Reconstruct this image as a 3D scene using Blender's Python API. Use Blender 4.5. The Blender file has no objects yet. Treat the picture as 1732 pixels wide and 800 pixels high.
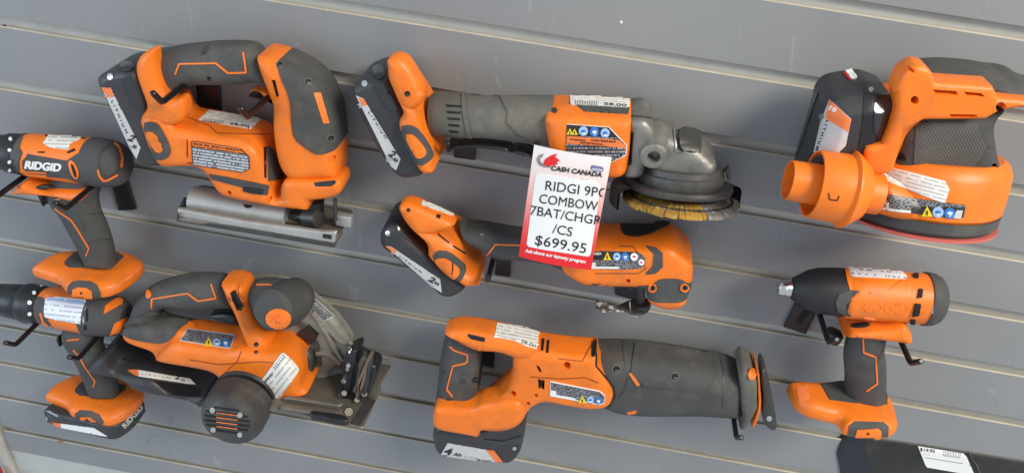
import bpy, bmesh, math, random
import numpy as np
from mathutils import Vector, Matrix
from mathutils.bvhtree import BVHTree
from mathutils.geometry import delaunay_2d_cdt

random.seed(7)
SC = bpy.context.scene
COL = SC.collection

# ------------------------------------------------------------------ camera
FPX = 1300.0                      # focal length in photo pixels (1732 wide)
PITCH, YAW, ROLL = 0.58801389, -0.05203485, 0.14200872
CAM = Vector((0.0, -0.74264482, 1.2 + 0.26336272))
_cy, _sy, _cp, _sp = math.cos(YAW), math.sin(YAW), math.cos(PITCH), math.sin(PITCH)
FW = Vector((_sy*_cp, _cy*_cp, -_sp))
_r = Vector((_cy, -_sy, 0)); _u = _r.cross(FW)
RT = _r*math.cos(ROLL) + _u*math.sin(ROLL)
UP = _u*math.cos(ROLL) - _r*math.sin(ROLL)
cam_data = bpy.data.cameras.new('camera'); cam = bpy.data.objects.new('camera', cam_data); COL.objects.link(cam)
cam_data.sensor_width = 36.0; cam_data.lens = 36.0*FPX/1732.0
cam_data.clip_start = 0.02; cam_data.clip_end = 50
M3 = Matrix((RT, UP, -FW)).transposed()
cam.matrix_world = Matrix.Translation(CAM) @ M3.to_4x4()
SC.camera = cam

# ------------------------------------------------------------------ light (shop interior: broad daylight window at right, cooler window at left)
SC.view_settings.view_transform = 'Standard'; SC.view_settings.look = 'None'
SC.view_settings.exposure = 0.0; SC.view_settings.gamma = 1.0
world = bpy.data.worlds.new('World'); SC.world = world; world.use_nodes = True
bg = world.node_tree.nodes['Background']; bg.inputs[0].default_value = (0.83, 0.90, 1.0, 1); bg.inputs[1].default_value = 0.64
def area(name, loc, target, size, sy, power, color):
    l = bpy.data.lights.new(name, 'AREA'); l.shape = 'RECTANGLE'; l.size = size; l.size_y = sy; l.energy = power; l.color = color
    o = bpy.data.objects.new(name, l); COL.objects.link(o); o.location = loc
    o.rotation_euler = (Vector(target) - Vector(loc)).to_track_quat('-Z', 'Y').to_euler()
    return o
area('shop_window_light', (1.5, -1.25, 2.75), (0.0, 0, 0.9), 1.0, 0.8, 68, (1.0, 0.945, 0.81))
area('side_window_light', (-2.2, -1.5, 1.5), (-0.1, 0, 1.0), 1.2, 1.2, 25, (0.60, 0.79, 1.0))

# ------------------------------------------------------------------ pixels to points
def ray(x, y):
    return (RT*((x-866.0)/FPX) - UP*((y-400.0)/FPX) + FW)
class Plane:
    def __init__(s, o, u, v):
        s.o, s.u, s.v = Vector(o), Vector(u).normalized(), Vector(v).normalized(); s.n = s.u.cross(s.v).normalized(); s.v = s.n.cross(s.u)
    def hit(s, x, y, h):
        d = ray(x, y); t = (s.o + s.n*h - CAM).dot(s.n)/d.dot(s.n); p = CAM + d*t - s.o
        return p.dot(s.u), p.dot(s.v)
    def pt(s, a, b, h): return s.o + s.u*a + s.v*b + s.n*h
def px(p):
    d = Vector(p) - CAM; w = d.dot(FW)
    return 866 + FPX*d.dot(RT)/w, 400 - FPX*d.dot(UP)/w
WALL = Plane((0, 0, 0), (1, 0, 0), (0, 0, 1))
def at(x, y, d):
    a, b = WALL.hit(x, y, d); return WALL.pt(a, b, d)
def mpp(x, y, d): return (at(x, y, d) - CAM).dot(FW)/FPX
def flat_plane(x, y, d, roll=0.0):           # level plane through the point seen at pixel x, y at distance d from the wall
    p = at(x, y, d); c, s = math.cos(roll), math.sin(roll)
    return Plane(p, (c, 0, s), (0, 1, 0))
def side_plane(x, y, d):                     # plane facing +X
    return Plane(at(x, y, d), (0, 1, 0), (0, 0, 1))
FR = dict(A=(150, 50, 2.163), B=(580, 70, 2.5), C=(620, 240, 2.581), D=(1290, 80, 2.353), E=(0, 200, 2.581), F=(0, 430, 2.424),
          G=(190, 440, 2.5), H=(710, 510, 2.758), I=(1290, 420, 2.106), T=(860, 230, 3.333), J=(280, 240, 4.444), K=(1020, 140, 3.333),
          L=(480, 450, 2.76), M=(1320, 90, 2.667), N=(200, 450, 3.333), O=(720, 530, 3.077), P=(980, 360, 4.444), Q=(1320, 430, 2.424),
          R=(320, 560, 4.21), S=(640, 320, 4.21), U=(590, 75, 3.404), V=(300, 60, 5.714), X=(0, 0, 1.0), W=(1400, 720, 5.217), Y=(0, 700, 5.41),
          Z=(930, 150, 5.714), a=(1470, 280, 8.0), b=(430, 590, 8.0), c=(320, 180, 6.669), d=(830, 540, 13.33), e=(0, 430, 6.157), f=(60, 690, 8.66))
def P(f, s):
    x0, y0, k = FR[f]; out = []
    for w in s.split():
        sharp = w.endswith('!'); a, b = w.rstrip('!~').split(','); sharp = sharp or (2 if '~' in w else False)
        out.append((x0 + float(a)/k, y0 + float(b)/k, sharp))
    return out
def q(f, x, y):
    x0, y0, k = FR[f]; return x0 + x/k, y0 + y/k

# ------------------------------------------------------------------ materials
def mat(name, col, rough=0.5, metal=0.0, dirt=0.0, dirtcol=(0.16, 0.14, 0.11), var=0.0, bump=0.0, scale=60, spec=0.5, wear=0.0, wearcol=(.5, .48, .45), coat=0, wlo=.63):
    m = bpy.data.materials.new(name); m.use_nodes = True; nt = m.node_tree; N = nt.nodes; L = nt.links
    b = N['Principled BSDF']; b.inputs['Roughness'].default_value = rough; b.inputs['Metallic'].default_value = metal
    b.inputs['Specular IOR Level'].default_value = spec; b.inputs['Base Color'].default_value = (*col, 1); b.inputs['Coat Weight'].default_value = coat
    tc = N.new('ShaderNodeTexCoord'); cur = None
    def noise(sc, det=4, rgh=.6):
        n = N.new('ShaderNodeTexNoise'); n.inputs['Scale'].default_value = sc; n.inputs['Detail'].default_value = det; n.inputs['Roughness'].default_value = rgh
        L.new(tc.outputs['Object'], n.inputs['Vector']); return n.outputs['Fac']
    def ramp(fac, a, bb, ca=(0, 0, 0), cb=(1, 1, 1)):
        r = N.new('ShaderNodeValToRGB'); r.color_ramp.elements[0].position = a; r.color_ramp.elements[1].position = bb
        r.color_ramp.elements[0].color = (*ca, 1); r.color_ramp.elements[1].color = (*cb, 1); L.new(fac, r.inputs[0]); return r.outputs[0]
    def mix(fac, a, c):
        x = N.new('ShaderNodeMix'); x.data_type = 'RGBA'
        for val, sock in ((fac, x.inputs[0]), (a, x.inputs[6]), (c, x.inputs[7])):
            if hasattr(val, 'node'): L.new(val, sock)
            elif isinstance(val, tuple): sock.default_value = (*val, 1)
            else: sock.default_value = val
        return x.outputs[2]
    cur = tuple(col)
    if var: cur = mix(ramp(noise(18, 3), .35, .65), tuple(c*(1-var) for c in col), tuple(min(1, c*(1+var)) for c in col))
    if dirt:
        f = ramp(noise(26, 6, .7), .50, .78); mm = N.new('ShaderNodeMath'); mm.operation = 'MULTIPLY'; mm.inputs[1].default_value = dirt; L.new(f, mm.inputs[0])
        cur = mix(mm.outputs[0], cur, dirtcol)
    if wear:
        f = ramp(noise(140, 5, .75), wlo, wlo+.09); mm = N.new('ShaderNodeMath'); mm.operation = 'MULTIPLY'; mm.inputs[1].default_value = wear; L.new(f, mm.inputs[0])
        cur = mix(mm.outputs[0], cur, wearcol)
    if hasattr(cur, 'node'): L.new(cur, b.inputs['Base Color'])
    rr = N.new('ShaderNodeMapRange'); rr.inputs[3].default_value = max(.05, rough-.1); rr.inputs[4].default_value = min(1, rough+.12)
    L.new(noise(35, 4), rr.inputs[0]); L.new(rr.outputs[0], b.inputs['Roughness'])
    if bump:
        bp = N.new('ShaderNodeBump'); bp.inputs['Strength'].default_value = bump; bp.inputs['Distance'].default_value = .0006
        L.new(noise(scale*12, 3), bp.inputs['Height']); L.new(bp.outputs[0], b.inputs['Normal'])
    return m
def print_mat(name, paper, ink, rows, cols, dens=.45, rough=.45, top=None, topcol=None, solid=.55):
    """tiny unreadable print: rows of word-like dashes in the label's own UV space"""
    m = bpy.data.materials.new(name); m.use_nodes = True; nt = m.node_tree; N = nt.nodes; L = nt.links; b = N['Principled BSDF']; b.inputs['Roughness'].default_value = rough
    uv = N.new('ShaderNodeUVMap'); sp = N.new('ShaderNodeSeparateXYZ'); L.new(uv.outputs[0], sp.inputs[0])
    def mth(op, a, c=None):
        x = N.new('ShaderNodeMath'); x.operation = op
        for i, v in enumerate((a, c)):
            if v is None: continue
            if hasattr(v, 'node'): L.new(v, x.inputs[i])
            else: x.inputs[i].default_value = v
        return x.outputs[0]
    ry = mth('MULTIPLY', sp.outputs[1], rows); row = mth('FLOOR', ry); fr = mth('FRACT', ry)
    line = mth('LESS_THAN', fr, solid)
    cv = N.new('ShaderNodeCombineXYZ'); L.new(mth('ADD', mth('MULTIPLY', sp.outputs[0], cols), mth('MULTIPLY', row, 7.31)), cv.inputs[0]); L.new(mth('MULTIPLY', row, 3.7), cv.inputs[1])
    n = N.new('ShaderNodeTexNoise'); n.inputs['Scale'].default_value = 1.0; n.inputs['Detail'].default_value = 2; L.new(cv.outputs[0], n.inputs['Vector'])
    word = mth('GREATER_THAN', n.outputs['Fac'], dens)
    k = mth('MULTIPLY', line, word)
    x = N.new('ShaderNodeMix'); x.data_type = 'RGBA'; L.new(k, x.inputs[0]); x.inputs[6].default_value = (*paper, 1); x.inputs[7].default_value = (*ink, 1); out = x.outputs[2]
    if top:
        g = mth('GREATER_THAN', sp.outputs[1], top); y = N.new('ShaderNodeMix'); y.data_type = 'RGBA'; L.new(k, y.inputs[0]); y.inputs[6].default_value = (*topcol, 1); y.inputs[7].default_value = (.03, .01, .005, 1)
        z = N.new('ShaderNodeMix'); z.data_type = 'RGBA'; L.new(g, z.inputs[0]); L.new(out, z.inputs[6]); L.new(y.outputs[2], z.inputs[7]); out = z.outputs[2]
    L.new(out, b.inputs['Base Color']); return m
ORANGE = (0.87, 0.190, 0.010)
MT = dict(
    orange=mat('orange_plastic', ORANGE, .42, dirt=.7, dirtcol=(.38, .115, .035), var=.08, bump=.22, wear=.40, wlo=.57, wearcol=(.46, .15, .055)),
    seam=mat('moulding_seam', (.20, .045, .006), .6),
    orange_clean=mat('orange_accent', (0.85, .19, .02), .5, var=.05),
    orange_pale=mat('orange_print', (0.85, .20, .05), .5),
    rubber=mat('grey_rubber', (.068, .068, .067), .72, dirt=.6, dirtcol=(.17, .145, .105), var=.12, bump=.35, spec=.35, wear=.12, wearcol=(.2, .18, .15)),
    rubber_dusty=mat('dusty_grey_rubber', (.115, .11, .098), .8, dirt=.9, dirtcol=(.22, .19, .14), var=.15, bump=.4, spec=.3, wear=.25, wearcol=(.26, .23, .18)),
    casing=mat('dark_casing', (.033, .033, .036), .45, dirt=.3, dirtcol=(.09, .085, .08), var=.15, bump=.15),
    black=mat('black_plastic', (.014, .014, .016), .38, dirt=.25, dirtcol=(.05, .05, .05), bump=.1),
    matte=mat('matte_black_plastic', (.016, .016, .018), .58, dirt=.4, dirtcol=(.05, .048, .045), bump=.2, wear=.2, wearcol=(.09, .09, .09)),
    hook=mat('black_coated_wire', (.008, .008, .009), .34, bump=.08),
    gloss=mat('gloss_black', (.012, .013, .018), .17, spec=.7, coat=.6),
    cavity=mat('dark_opening', (.006, .006, .006), .8),
    cast=mat('cast_metal', (.21, .20, .18), .42, metal=.5, dirt=.95, dirtcol=(.06, .054, .045), var=.35, bump=.5, scale=40, wear=.3, wearcol=(.55, .53, .5)),
    castd=mat('dusty_dark_metal', (.095, .093, .09), .5, metal=.6, dirt=.8, dirtcol=(.20, .18, .15), var=.2, bump=.5, wear=.35, wearcol=(.35, .33, .3)),
    alu=mat('brushed_alloy', (.44, .44, .42), .42, metal=.5, dirt=.6, dirtcol=(.3, .28, .24), var=.08, bump=.15, wear=.2, wearcol=(.4, .39, .37)),
    plate=mat('worn_shoe_metal', (.23, .21, .175), .42, metal=.6, dirt=.8, dirtcol=(.17, .13, .09), var=.2, bump=.3, wear=.3, wearcol=(.6, .58, .54)),
    steel=mat('bright_steel', (.72, .71, .69), .22, metal=1.0, var=.05),
    dsteel=mat('dark_steel', (.06, .058, .055), .4, metal=.4, dirt=.4, wear=.3, wearcol=(.4, .39, .37)),
    white=mat('white_print', (.82, .82, .80), .5, var=.02),
    scraped=mat('paint_splashed_steel', (.10, .10, .10), .5, metal=.2, wear=1.0, wearcol=(.66, .66, .65), wlo=.50, var=.3),
    guardmetal=mat('dusty_guard_casting', (.27, .255, .215), .55, metal=.15, dirt=.8, dirtcol=(.17, .15, .115), var=.2, bump=.4, wear=.3, wearcol=(.5, .48, .43)),
    silverlabel=mat('silver_label', (.55, .54, .53), .35, dirt=.4, dirtcol=(.4, .38, .37), var=.04),
    ink=mat('black_ink', (.015, .015, .018), .5),
    greyink=mat('grey_ink', (.20, .20, .23), .5),
    red=mat('red_print', (.72, .02, .02), .5), yellow=mat('yellow_print', (.85, .62, .01), .5), blue=mat('blue_print', (.03, .17, .52), .45), ltblue=mat('light_blue_print', (.35, .5, .75), .45),
    labelblack=mat('label_black', (.018, .018, .02), .42),
    flap=mat('yellow_flap_abrasive', (.40, .215, .03), .9, dirt=.9, dirtcol=(.20, .13, .06), var=.45, bump=.9, scale=20, wear=.7, wlo=.54, wearcol=(.75, .55, .15)),
    flap2=mat('grey_flap_abrasive', (.22, .19, .15), .85, dirt=.9, dirtcol=(.38, .17, .09), var=.5, bump=.9, scale=20, wear=.9, wlo=.55, wearcol=(.36, .46, .58)),
    sand=mat('red_sandpaper', (.62, .13, .10), .95, dirt=.4, dirtcol=(.5, .25, .2), bump=.6),
    wood=mat('brown_dust', (.16, .115, .075), .9, var=.3, bump=.5),
    sticker=print_mat('price_sticker_print', (.80, .78, .72), (.46, .45, .44), 5, 9, .44, solid=.34),
    sticker_blue=print_mat('blue_white_sticker_print', (.76, .80, .86), (.45, .49, .58), 5, 8, .45, solid=.36),
    scribble=print_mat('handwritten_sticker', (.82, .82, .82), (.20, .22, .34), 3, 17, .56, solid=.3),
    warn=print_mat('warning_print', (.045, .045, .05), (.55, .56, .58), 9, 34, .44, top=.76, topcol=ORANGE),
    warnw=print_mat('white_warning_print', (.10, .105, .12), (.52, .53, .55), 8, 26, .42, top=.76, topcol=ORANGE, solid=.58),
    dense=print_mat('dense_print', (.035, .035, .04), (.34, .34, .36), 11, 46, .47),
)

# ------------------------------------------------------------------ object helpers
ROOT = {}
class Tool:
    def __init__(s, name, label, cat, origin, group=None):
        s.o = bpy.data.objects.new(name, None); s.o.empty_display_size = .02; COL.objects.link(s.o); s.o.location = origin; s.org = Vector(origin)
        s.o['label'] = label; s.o['category'] = cat
        if group: s.o['group'] = group
        s.tris = {}; s.cache = {}
    def add(s, name, me, m, parent=None, label=None, solid=True, key=None):
        me.transform(Matrix.Translation(-s.org)); o = bpy.data.objects.new(name, me); COL.objects.link(o); o.parent = parent or s.o
        me.materials.append(m if not isinstance(m, str) else MT[m])
        if label: o['label'] = label
        if solid: s.tris.setdefault(key or name, []).append(o); s.cache = {}
        return o
    def bvh(s, on=None):
        k = on or '*'
        if k not in s.cache:
            V, F = [], []
            for nm, obs in s.tris.items():
                if on and nm not in on.split(): continue
                for o in obs:
                    b = len(V); V += [v.co + s.org for v in o.data.vertices]; F += [[i+b for i in p.vertices] for p in o.data.polygons]
            s.cache[k] = BVHTree.FromPolygons(V, F)
        return s.cache[k]
def single(o, label, cat, group=None, kind=None):
    if label: o['label'] = label
    if cat: o['category'] = cat
    if group: o['group'] = group
    if kind: o['kind'] = kind
    return o
def mk(name, V, F, sharp=38, smooth=True, uv=None):
    me = bpy.data.meshes.new(name); me.from_pydata([tuple(v) for v in V], [], F); me.update()
    if smooth:
        me.polygons.foreach_set('use_smooth', [True]*len(me.polygons)); me.set_sharp_from_angle(angle=math.radians(sharp))
    if uv is not None:
        l = me.uv_layers.new(name='UVMap')
        for lp in me.loops: l.data[lp.index].uv = uv[lp.vertex_index]
    return me
def raw(name, me, m):
    o = bpy.data.objects.new(name, me); COL.objects.link(o)
    if m: me.materials.append(MT[m] if isinstance(m, str) else m)
    return o

# ------------------------------------------------------------------ outlines
def smooth_pts(pts, n=2, closed=True):
    pts = [(p[0], p[1], p[2] if len(p) > 2 else False) for p in pts]
    for _ in range(n):
        out = []; N = len(pts)
        for i, p in enumerate(pts):
            if p[2] == 1 or (not closed and i in (0, N-1)): out.append(p); continue
            a, c = pts[i-1], pts[(i+1) % N]
            out.append((p[0]*.75+a[0]*.25, p[1]*.75+a[1]*.25, False)); out.append((p[0]*.75+c[0]*.25, p[1]*.75+c[1]*.25, False))
        pts = out
    return np.array([(p[0], p[1]) for p in pts])
def resample(A, step, closed=True):
    out = []; N = len(A)
    for i in range(N if closed else N-1):
        a, b = A[i], A[(i+1) % N]; L = np.hypot(*(b-a)); k = max(1, int(math.ceil(L/step)))
        for j in range(k): out.append(a + (b-a)*j/k)
    if not closed: out.append(A[-1])
    return np.array(out)
def inside(pt, poly):
    x, y = pt[:, 0], pt[:, 1]; r = np.zeros(len(pt), bool); n = len(poly)
    for i in range(n):
        x1, y1 = poly[i]; x2, y2 = poly[(i+1) % n]
        if y1 == y2: continue
        c = ((y1 > y) != (y2 > y)) & (x < (x2-x1)*(y-y1)/(y2-y1)+x1); r ^= c
    return r
def segdist(pt, poly):
    d = np.full(len(pt), 1e9)
    for i in range(len(poly)):
        a, b = poly[i], poly[(i+1) % len(poly)]; ab = b-a; l2 = max(1e-18, ab@ab)
        t = np.clip(((pt-a)@ab)/l2, 0, 1); pr = a + t[:, None]*ab; d = np.minimum(d, np.hypot(*(pt-pr).T))
    return d
def area2(A): x, y = A.T; return .5*np.sum(x*np.roll(y, -1)-np.roll(x, -1)*y)
def normals(A):     # outward for CCW
    t = np.roll(A, -1, 0)-np.roll(A, 1, 0); n = np.stack([t[:, 1], -t[:, 0]], 1); return n/np.maximum(1e-9, np.hypot(*n.T))[:, None]

def deloop(A, win=26):
    A = [tuple(p) for p in A]; i = 0
    def cr(o, a, b): return (a[0]-o[0])*(b[1]-o[1])-(a[1]-o[1])*(b[0]-o[0])
    while i < len(A):
        n = len(A); hit = None
        for k in range(min(win, n//3), 1, -1):
            a, b, c, d = A[i], A[(i+1) % n], A[(i+k) % n], A[(i+k+1) % n]
            if cr(a, b, c)*cr(a, b, d) < 0 and cr(c, d, a)*cr(c, d, b) < 0: hit = k; break
        if hit:
            rm = {(i+1+j) % n for j in range(hit)}; A = [p for j, p in enumerate(A) if j not in rm]
            if i >= len(A): break
        i += 1
    return np.array(A)
def clam(T, name, m, outline, d, t, w=.012, e=.010, p=2.0, plane=WALL, holes=(), regions=(), pits=(), smooth=2, grid=.0045, crown=0.0, parent=None, label=None, backflat=False, rule=True, key=None):
    """a rounded shell: the outline (pixels) is laid out on its own plane at height d, made t thick, edges rounded over width w by depth e.
    regions: (name, material, pixel polygon, lift) become parts of their own; pits: (pixel polygon, depth, front height offset)"""
    def lay(pts, sgn=1):
        A = smooth_pts(pts, smooth); A = resample(A, 4.0)
        if rule == 'front': hh = np.full(len(A), d + t/2 - .5*e)
        elif rule:
            n = normals(A)
            if area2(A) < 0: n = -n
            c = A.mean(0); a, b = plane.hit(c[0], c[1], d); p0 = px(plane.pt(a, b, d)); p1 = px(plane.pt(a, b, d-.01)); s = np.array([p1[0]-p0[0], p1[1]-p0[1]]); s /= max(1e-9, np.hypot(*s))
            ns = n@s
            for _ in range(2): ns = .25*np.roll(ns, 1)+.5*ns+.25*np.roll(ns, -1)
            ww = np.where(np.abs(ns) > .5, np.sign(ns), np.nan)
            if any(len(p_) > 2 and p_[2] == 2 for p_ in pts):
                B_ = np.array([(p_[0], p_[1]) for p_ in pts]); fl = np.array([p_[2] == 2 for p_ in pts])
                ww[fl[np.argmin(((A[:, None]-B_[None])**2).sum(2), 1)]] = -1
            if np.isnan(ww).all(): ww = np.zeros(len(A))
            L_ = np.concatenate([[0], np.cumsum(np.hypot(*(np.roll(A, -1, 0)-A).T))]); tot = L_[-1]; L_ = L_[:-1]; okk = ~np.isnan(ww)
            ww = np.interp(L_, np.concatenate([L_[okk]-tot, L_[okk], L_[okk]+tot]), np.tile(ww[okk], 3))
            for _ in range(3): ww = .25*np.roll(ww, 1)+.5*ww+.25*np.roll(ww, -1)
            hh = d - (t/2 - .75*e)*ww*sgn*(1 if rule is True else rule)
        else: hh = np.full(len(A), d)
        R_ = np.array([plane.hit(x, y, h) for (x, y), h in zip(A, hh)])
        if rule and rule != 'front':
            R_ = deloop(R_)
            for _ in range(3): R_ = .25*np.roll(R_, 1, 0)+.5*R_+.25*np.roll(R_, -1, 0)
        return R_
    def layf(pts, h, sm=2):
        A = resample(smooth_pts(pts, sm), 4.0); return np.array([plane.hit(x, y, h) for x, y in A])
    O = lay(outline); 
    if area2(O) < 0: O = O[::-1]
    H = []
    for hpts in holes:
        h = lay(hpts, -1)
        if area2(h) > 0: h = h[::-1]
        H.append(h)
    top = d + t/2
    RG = [layf(r[2], top - .12*e) for r in regions]
    PT = []
    for pp in pits:
        a = layf(pp[0], top - (pp[2] if len(pp) > 2 else .1*e), 1); c = a.mean(0); PT.append((a, c + (a-c)*.82, pp[1]))
    pts, edges = [], []
    def loop(A, closed=True):
        b = len(pts); pts.extend(A.tolist()); n = len(A)
        for i in range(n if closed else n-1): edges.append((b+i, b+(i+1) % n))
    loop(O)
    for h in H: loop(h)
    for r in RG: loop(r)
    for a, c, _ in PT: loop(a); loop(c)
    cons = [O] + H + RG + [x for a, c, _ in PT for x in (a, c)]
    extra = []
    for ring in [O] + H:
        n = normals(ring)
        for k in (.07, .2, .42, .72, 1.0):
            c = ring - n*w*k; dd = np.minimum.reduce([segdist(c, z) for z in [O]+H]); ok = (np.abs(dd-w*k) < .12*w*k) & inside(c, O)
            sel = c[ok]; extra += sel[::1 if k < .5 else 2].tolist()
    lo, hi = O.min(0), O.max(0)
    gx = np.arange(lo[0], hi[0], grid); gy = np.arange(lo[1], hi[1], grid*.87)
    G = np.array([(x + (grid/2 if j % 2 else 0), y) for j, y in enumerate(gy) for x in gx])
    G = G[inside(G, O)]
    if len(G): 
        dd = np.minimum.reduce([segdist(G, z) for z in [O]+H]); G = G[dd > min(w*.9, .004)]
    E_ = np.array(extra + G.tolist())
    if len(E_):
        dd = np.minimum.reduce([segdist(E_, z) for z in cons[1:]]) if len(cons) > 1 else np.full(len(E_), 1.)
        E_ = E_[dd > .0009]; pts.extend(E_.tolist())
    r = delaunay_2d_cdt([Vector((x*1000, y*1000)) for x, y in pts], edges, [], 0, .02)
    Q = np.array([(v.x, v.y) for v in r[0]])/1000; TR = np.array([tuple(f) for f in r[2] if len(f) == 3])
    C = Q[TR].mean(1); keep = inside(C, O)
    for h in H: keep &= ~inside(C, h)
    TR = TR[keep]; C = C[keep]
    ar = np.cross(Q[TR[:, 1]]-Q[TR[:, 0]], Q[TR[:, 2]]-Q[TR[:, 0]]); TR[ar < 0] = TR[ar < 0][:, ::-1]
    dist = np.minimum.reduce([segdist(Q, z) for z in [O]+H]); dist[dist < 3e-5] = 0
    k = np.clip(dist/w, 0, 1); drop = e*(1-(1-(1-k)**p)**(1/p)) if p else e*(1-k)
    if crown: W = max(dist.max(), 1e-6); drop = drop - crown*(1-(1-np.clip(dist/W, 0, 1))**2)
    front = top - drop; back = (d - t/2) + (drop*0 if backflat else drop)
    for a, c, dep in PT:
        dc = segdist(Q, c); ins = inside(Q, c) | (dc < 4e-5); front[ins] -= dep
    reg = np.full(len(TR), -1)
    for i, rg in enumerate(RG): reg[inside(C, rg)] = i
    cnt = {}
    for fi, f in enumerate(TR):
        for i in range(3): cnt.setdefault((f[i], f[(i+1) % 3]), fi)
    out = {}
    for ri in range(-1, len(RG)):
        fs = TR[reg == ri]
        if len(fs) == 0: continue
        lift = regions[ri][3] if ri >= 0 else 0.0
        used = sorted(set(fs.flatten().tolist())); mp = {v: i for i, v in enumerate(used)}; nu = len(used)
        V = [plane.pt(Q[v][0], Q[v][1], front[v]+lift) for v in used] + [plane.pt(Q[v][0], Q[v][1], back[v]-lift) for v in used]
        F = [[mp[a] for a in f] for f in fs.tolist()] + [[mp[a]+nu for a in f[::-1]] for f in fs.tolist()]
        es = set()
        for f in fs.tolist():
            for i in range(3): es.add((f[i], f[(i+1) % 3]))
        for a, b in es:
            if (b, a) in es: continue
            if (b, a) not in cnt: F.append([mp[a], mp[a]+nu, mp[b]+nu, mp[b]])
            elif lift > 0:
                i0 = len(V); V += [plane.pt(Q[a][0], Q[a][1], front[a]-.0015), plane.pt(Q[b][0], Q[b][1], front[b]-.0015)]; F.append([mp[a], i0, i0+1, mp[b]])
        nm, mm = (name, m) if ri < 0 else regions[ri][:2]
        me = mk(nm, V, F); o = T.add(nm, me, mm, parent if ri < 0 else (out.get(-1) if regions[ri][4:] == (1,) else parent), label if ri < 0 else None, key=key or name)
        out[ri] = o
    return out

def drape(T, name, m, poly, lift=.0007, on=None, smooth=1, step=3.0, parent=None, uv=None, label=None, solid=False, thick=.0006, jump=.012):
    """a thin skin (label, pad, mark) laid on the surface it sits on"""
    A = resample(smooth_pts(poly, smooth), step); 
    if area2(A) > 0: A = A[::-1]
    lo, hi = A.min(0), A.max(0); G = np.array([(x, y) for x in np.arange(lo[0]+step/2, hi[0], step) for y in np.arange(lo[1]+step/2, hi[1], step)])
    pts = A.tolist(); n = len(A)
    if len(G):
        G = G[inside(G, A)]
        if len(G): G = G[segdist(G, A) > step*.45]; pts += G.tolist()
    r = delaunay_2d_cdt([Vector(p) for p in pts], [(i, (i+1) % n) for i in range(n)], [], 0, 1e-4)
    Q = np.array([(v.x, v.y) for v in r[0]]); TR = np.array([tuple(f) for f in r[2]]); C = Q[TR].mean(1); TR = TR[inside(C, A)]
    return skin(T, name, m, Q, TR.tolist(), lift, on, parent, uv, label, solid, thick, jump)
def skin(T, name, m, Q, TR, lift, on=None, parent=None, uv=None, label=None, solid=False, thick=.0006, jump=.012, sharp=38):
    B = T.bvh(on); hit = {}
    for i, (x, y) in enumerate(Q):
        loc, nor, idx, dst = B.ray_cast(CAM, ray(x, y).normalized())
        if loc is not None:
            if nor.dot(ray(x, y)) > 0: nor = -nor
            hit[i] = (loc, nor)
    F = []
    for f in TR:
        if any(i not in hit for i in f): continue
        ps = [(hit[i][0]-CAM).length for i in f]
        if max(ps)-min(ps) > jump: continue
        a, b, c = [hit[i][0] for i in f[:3]]; nn = (b-a).cross(c-a)
        F.append(list(f) if nn.dot(CAM-a) > 0 else list(f)[::-1])
    if not F: print('EMPTY SKIN', name); return None
    used = sorted({i for f in F for i in f}); mp = {v: i for i, v in enumerate(used)}; nu = len(used)
    # smooth normals over the patch
    acc = {i: Vector() for i in used}
    for f in F:
        a, b, c = [hit[i][0] for i in f[:3]]; nn = (b-a).cross(c-a)
        for i in f: acc[i] += nn
    V = []
    for i in used:
        nn = acc[i].normalized() if acc[i].length > 1e-14 else hit[i][1]; V.append(hit[i][0] + nn*lift)
    V += [V[k] - (acc[i].normalized() if acc[i].length > 1e-14 else hit[i][1])*(lift+thick) for k, i in enumerate(used)]
    FF = [[mp[i] for i in f] for f in F]; es = set()
    for f in F:
        for k in range(len(f)): es.add((f[k], f[(k+1) % len(f)]))
    for a, b in es:
        if (b, a) not in es: FF.append([mp[a], mp[a]+nu, mp[b]+nu, mp[b]])
    U = None
    if uv:
        o, ax, ay = np.array(uv[0][:2]), np.array(uv[1][:2])-np.array(uv[0][:2]), np.array(uv[2][:2])-np.array(uv[0][:2]); Mi = np.linalg.inv(np.stack([ax, ay], 1))
        U = []
        for i in used: a = Mi@(Q[i]-o); U.append((a[0], 1-a[1]))
        U = U + U
    return T.add(name, mk(name, V, FF, sharp, uv=U), m, parent, label, solid)
def stroke(T, name, m, pts, width, lift=.0008, on=None, parent=None, closed=False, step=3.0, smooth=0):
    A = resample(smooth_pts(pts, smooth, closed), step, closed); n = len(A)
    t = np.roll(A, -1, 0)-np.roll(A, 1, 0)
    if not closed: t[0] = A[1]-A[0]; t[-1] = A[-1]-A[-2]
    nn = np.stack([t[:, 1], -t[:, 0]], 1); nn /= np.maximum(1e-9, np.hypot(*nn.T))[:, None]
    Q = np.concatenate([A+nn*width/2, A-nn*width/2]); TR = []
    for i in range(n if closed else n-1):
        j = (i+1) % n; TR += [[i, j, n+j], [i, n+j, n+i]]
    return skin(T, name, m, Q, TR, lift, on, parent)
def disc_px(x, y, rx, ry=None, n=14, a0=0):
    ry = ry or rx; return [(x+rx*math.cos(2*math.pi*i/n+a0), y+ry*math.sin(2*math.pi*i/n+a0), False) for i in range(n)]
def pit(f, x, y, r, dep=.005, off=None):
    X, Y = q(f, x, y); R_ = r/FR[f][2]; return (disc_px(X, Y, R_), dep) if off is None else (disc_px(X, Y, R_), dep, off)
def screw(T, f, x, y, r, on=None, m='steel', parent=None, name='screw'):
    X, Y = q(f, x, y); R_ = r/FR[f][2]
    o = drape(T, name, m, disc_px(X, Y, R_, n=10), .0010, on, smooth=0, step=max(1.0, R_*.8), parent=parent)
    return o
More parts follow.
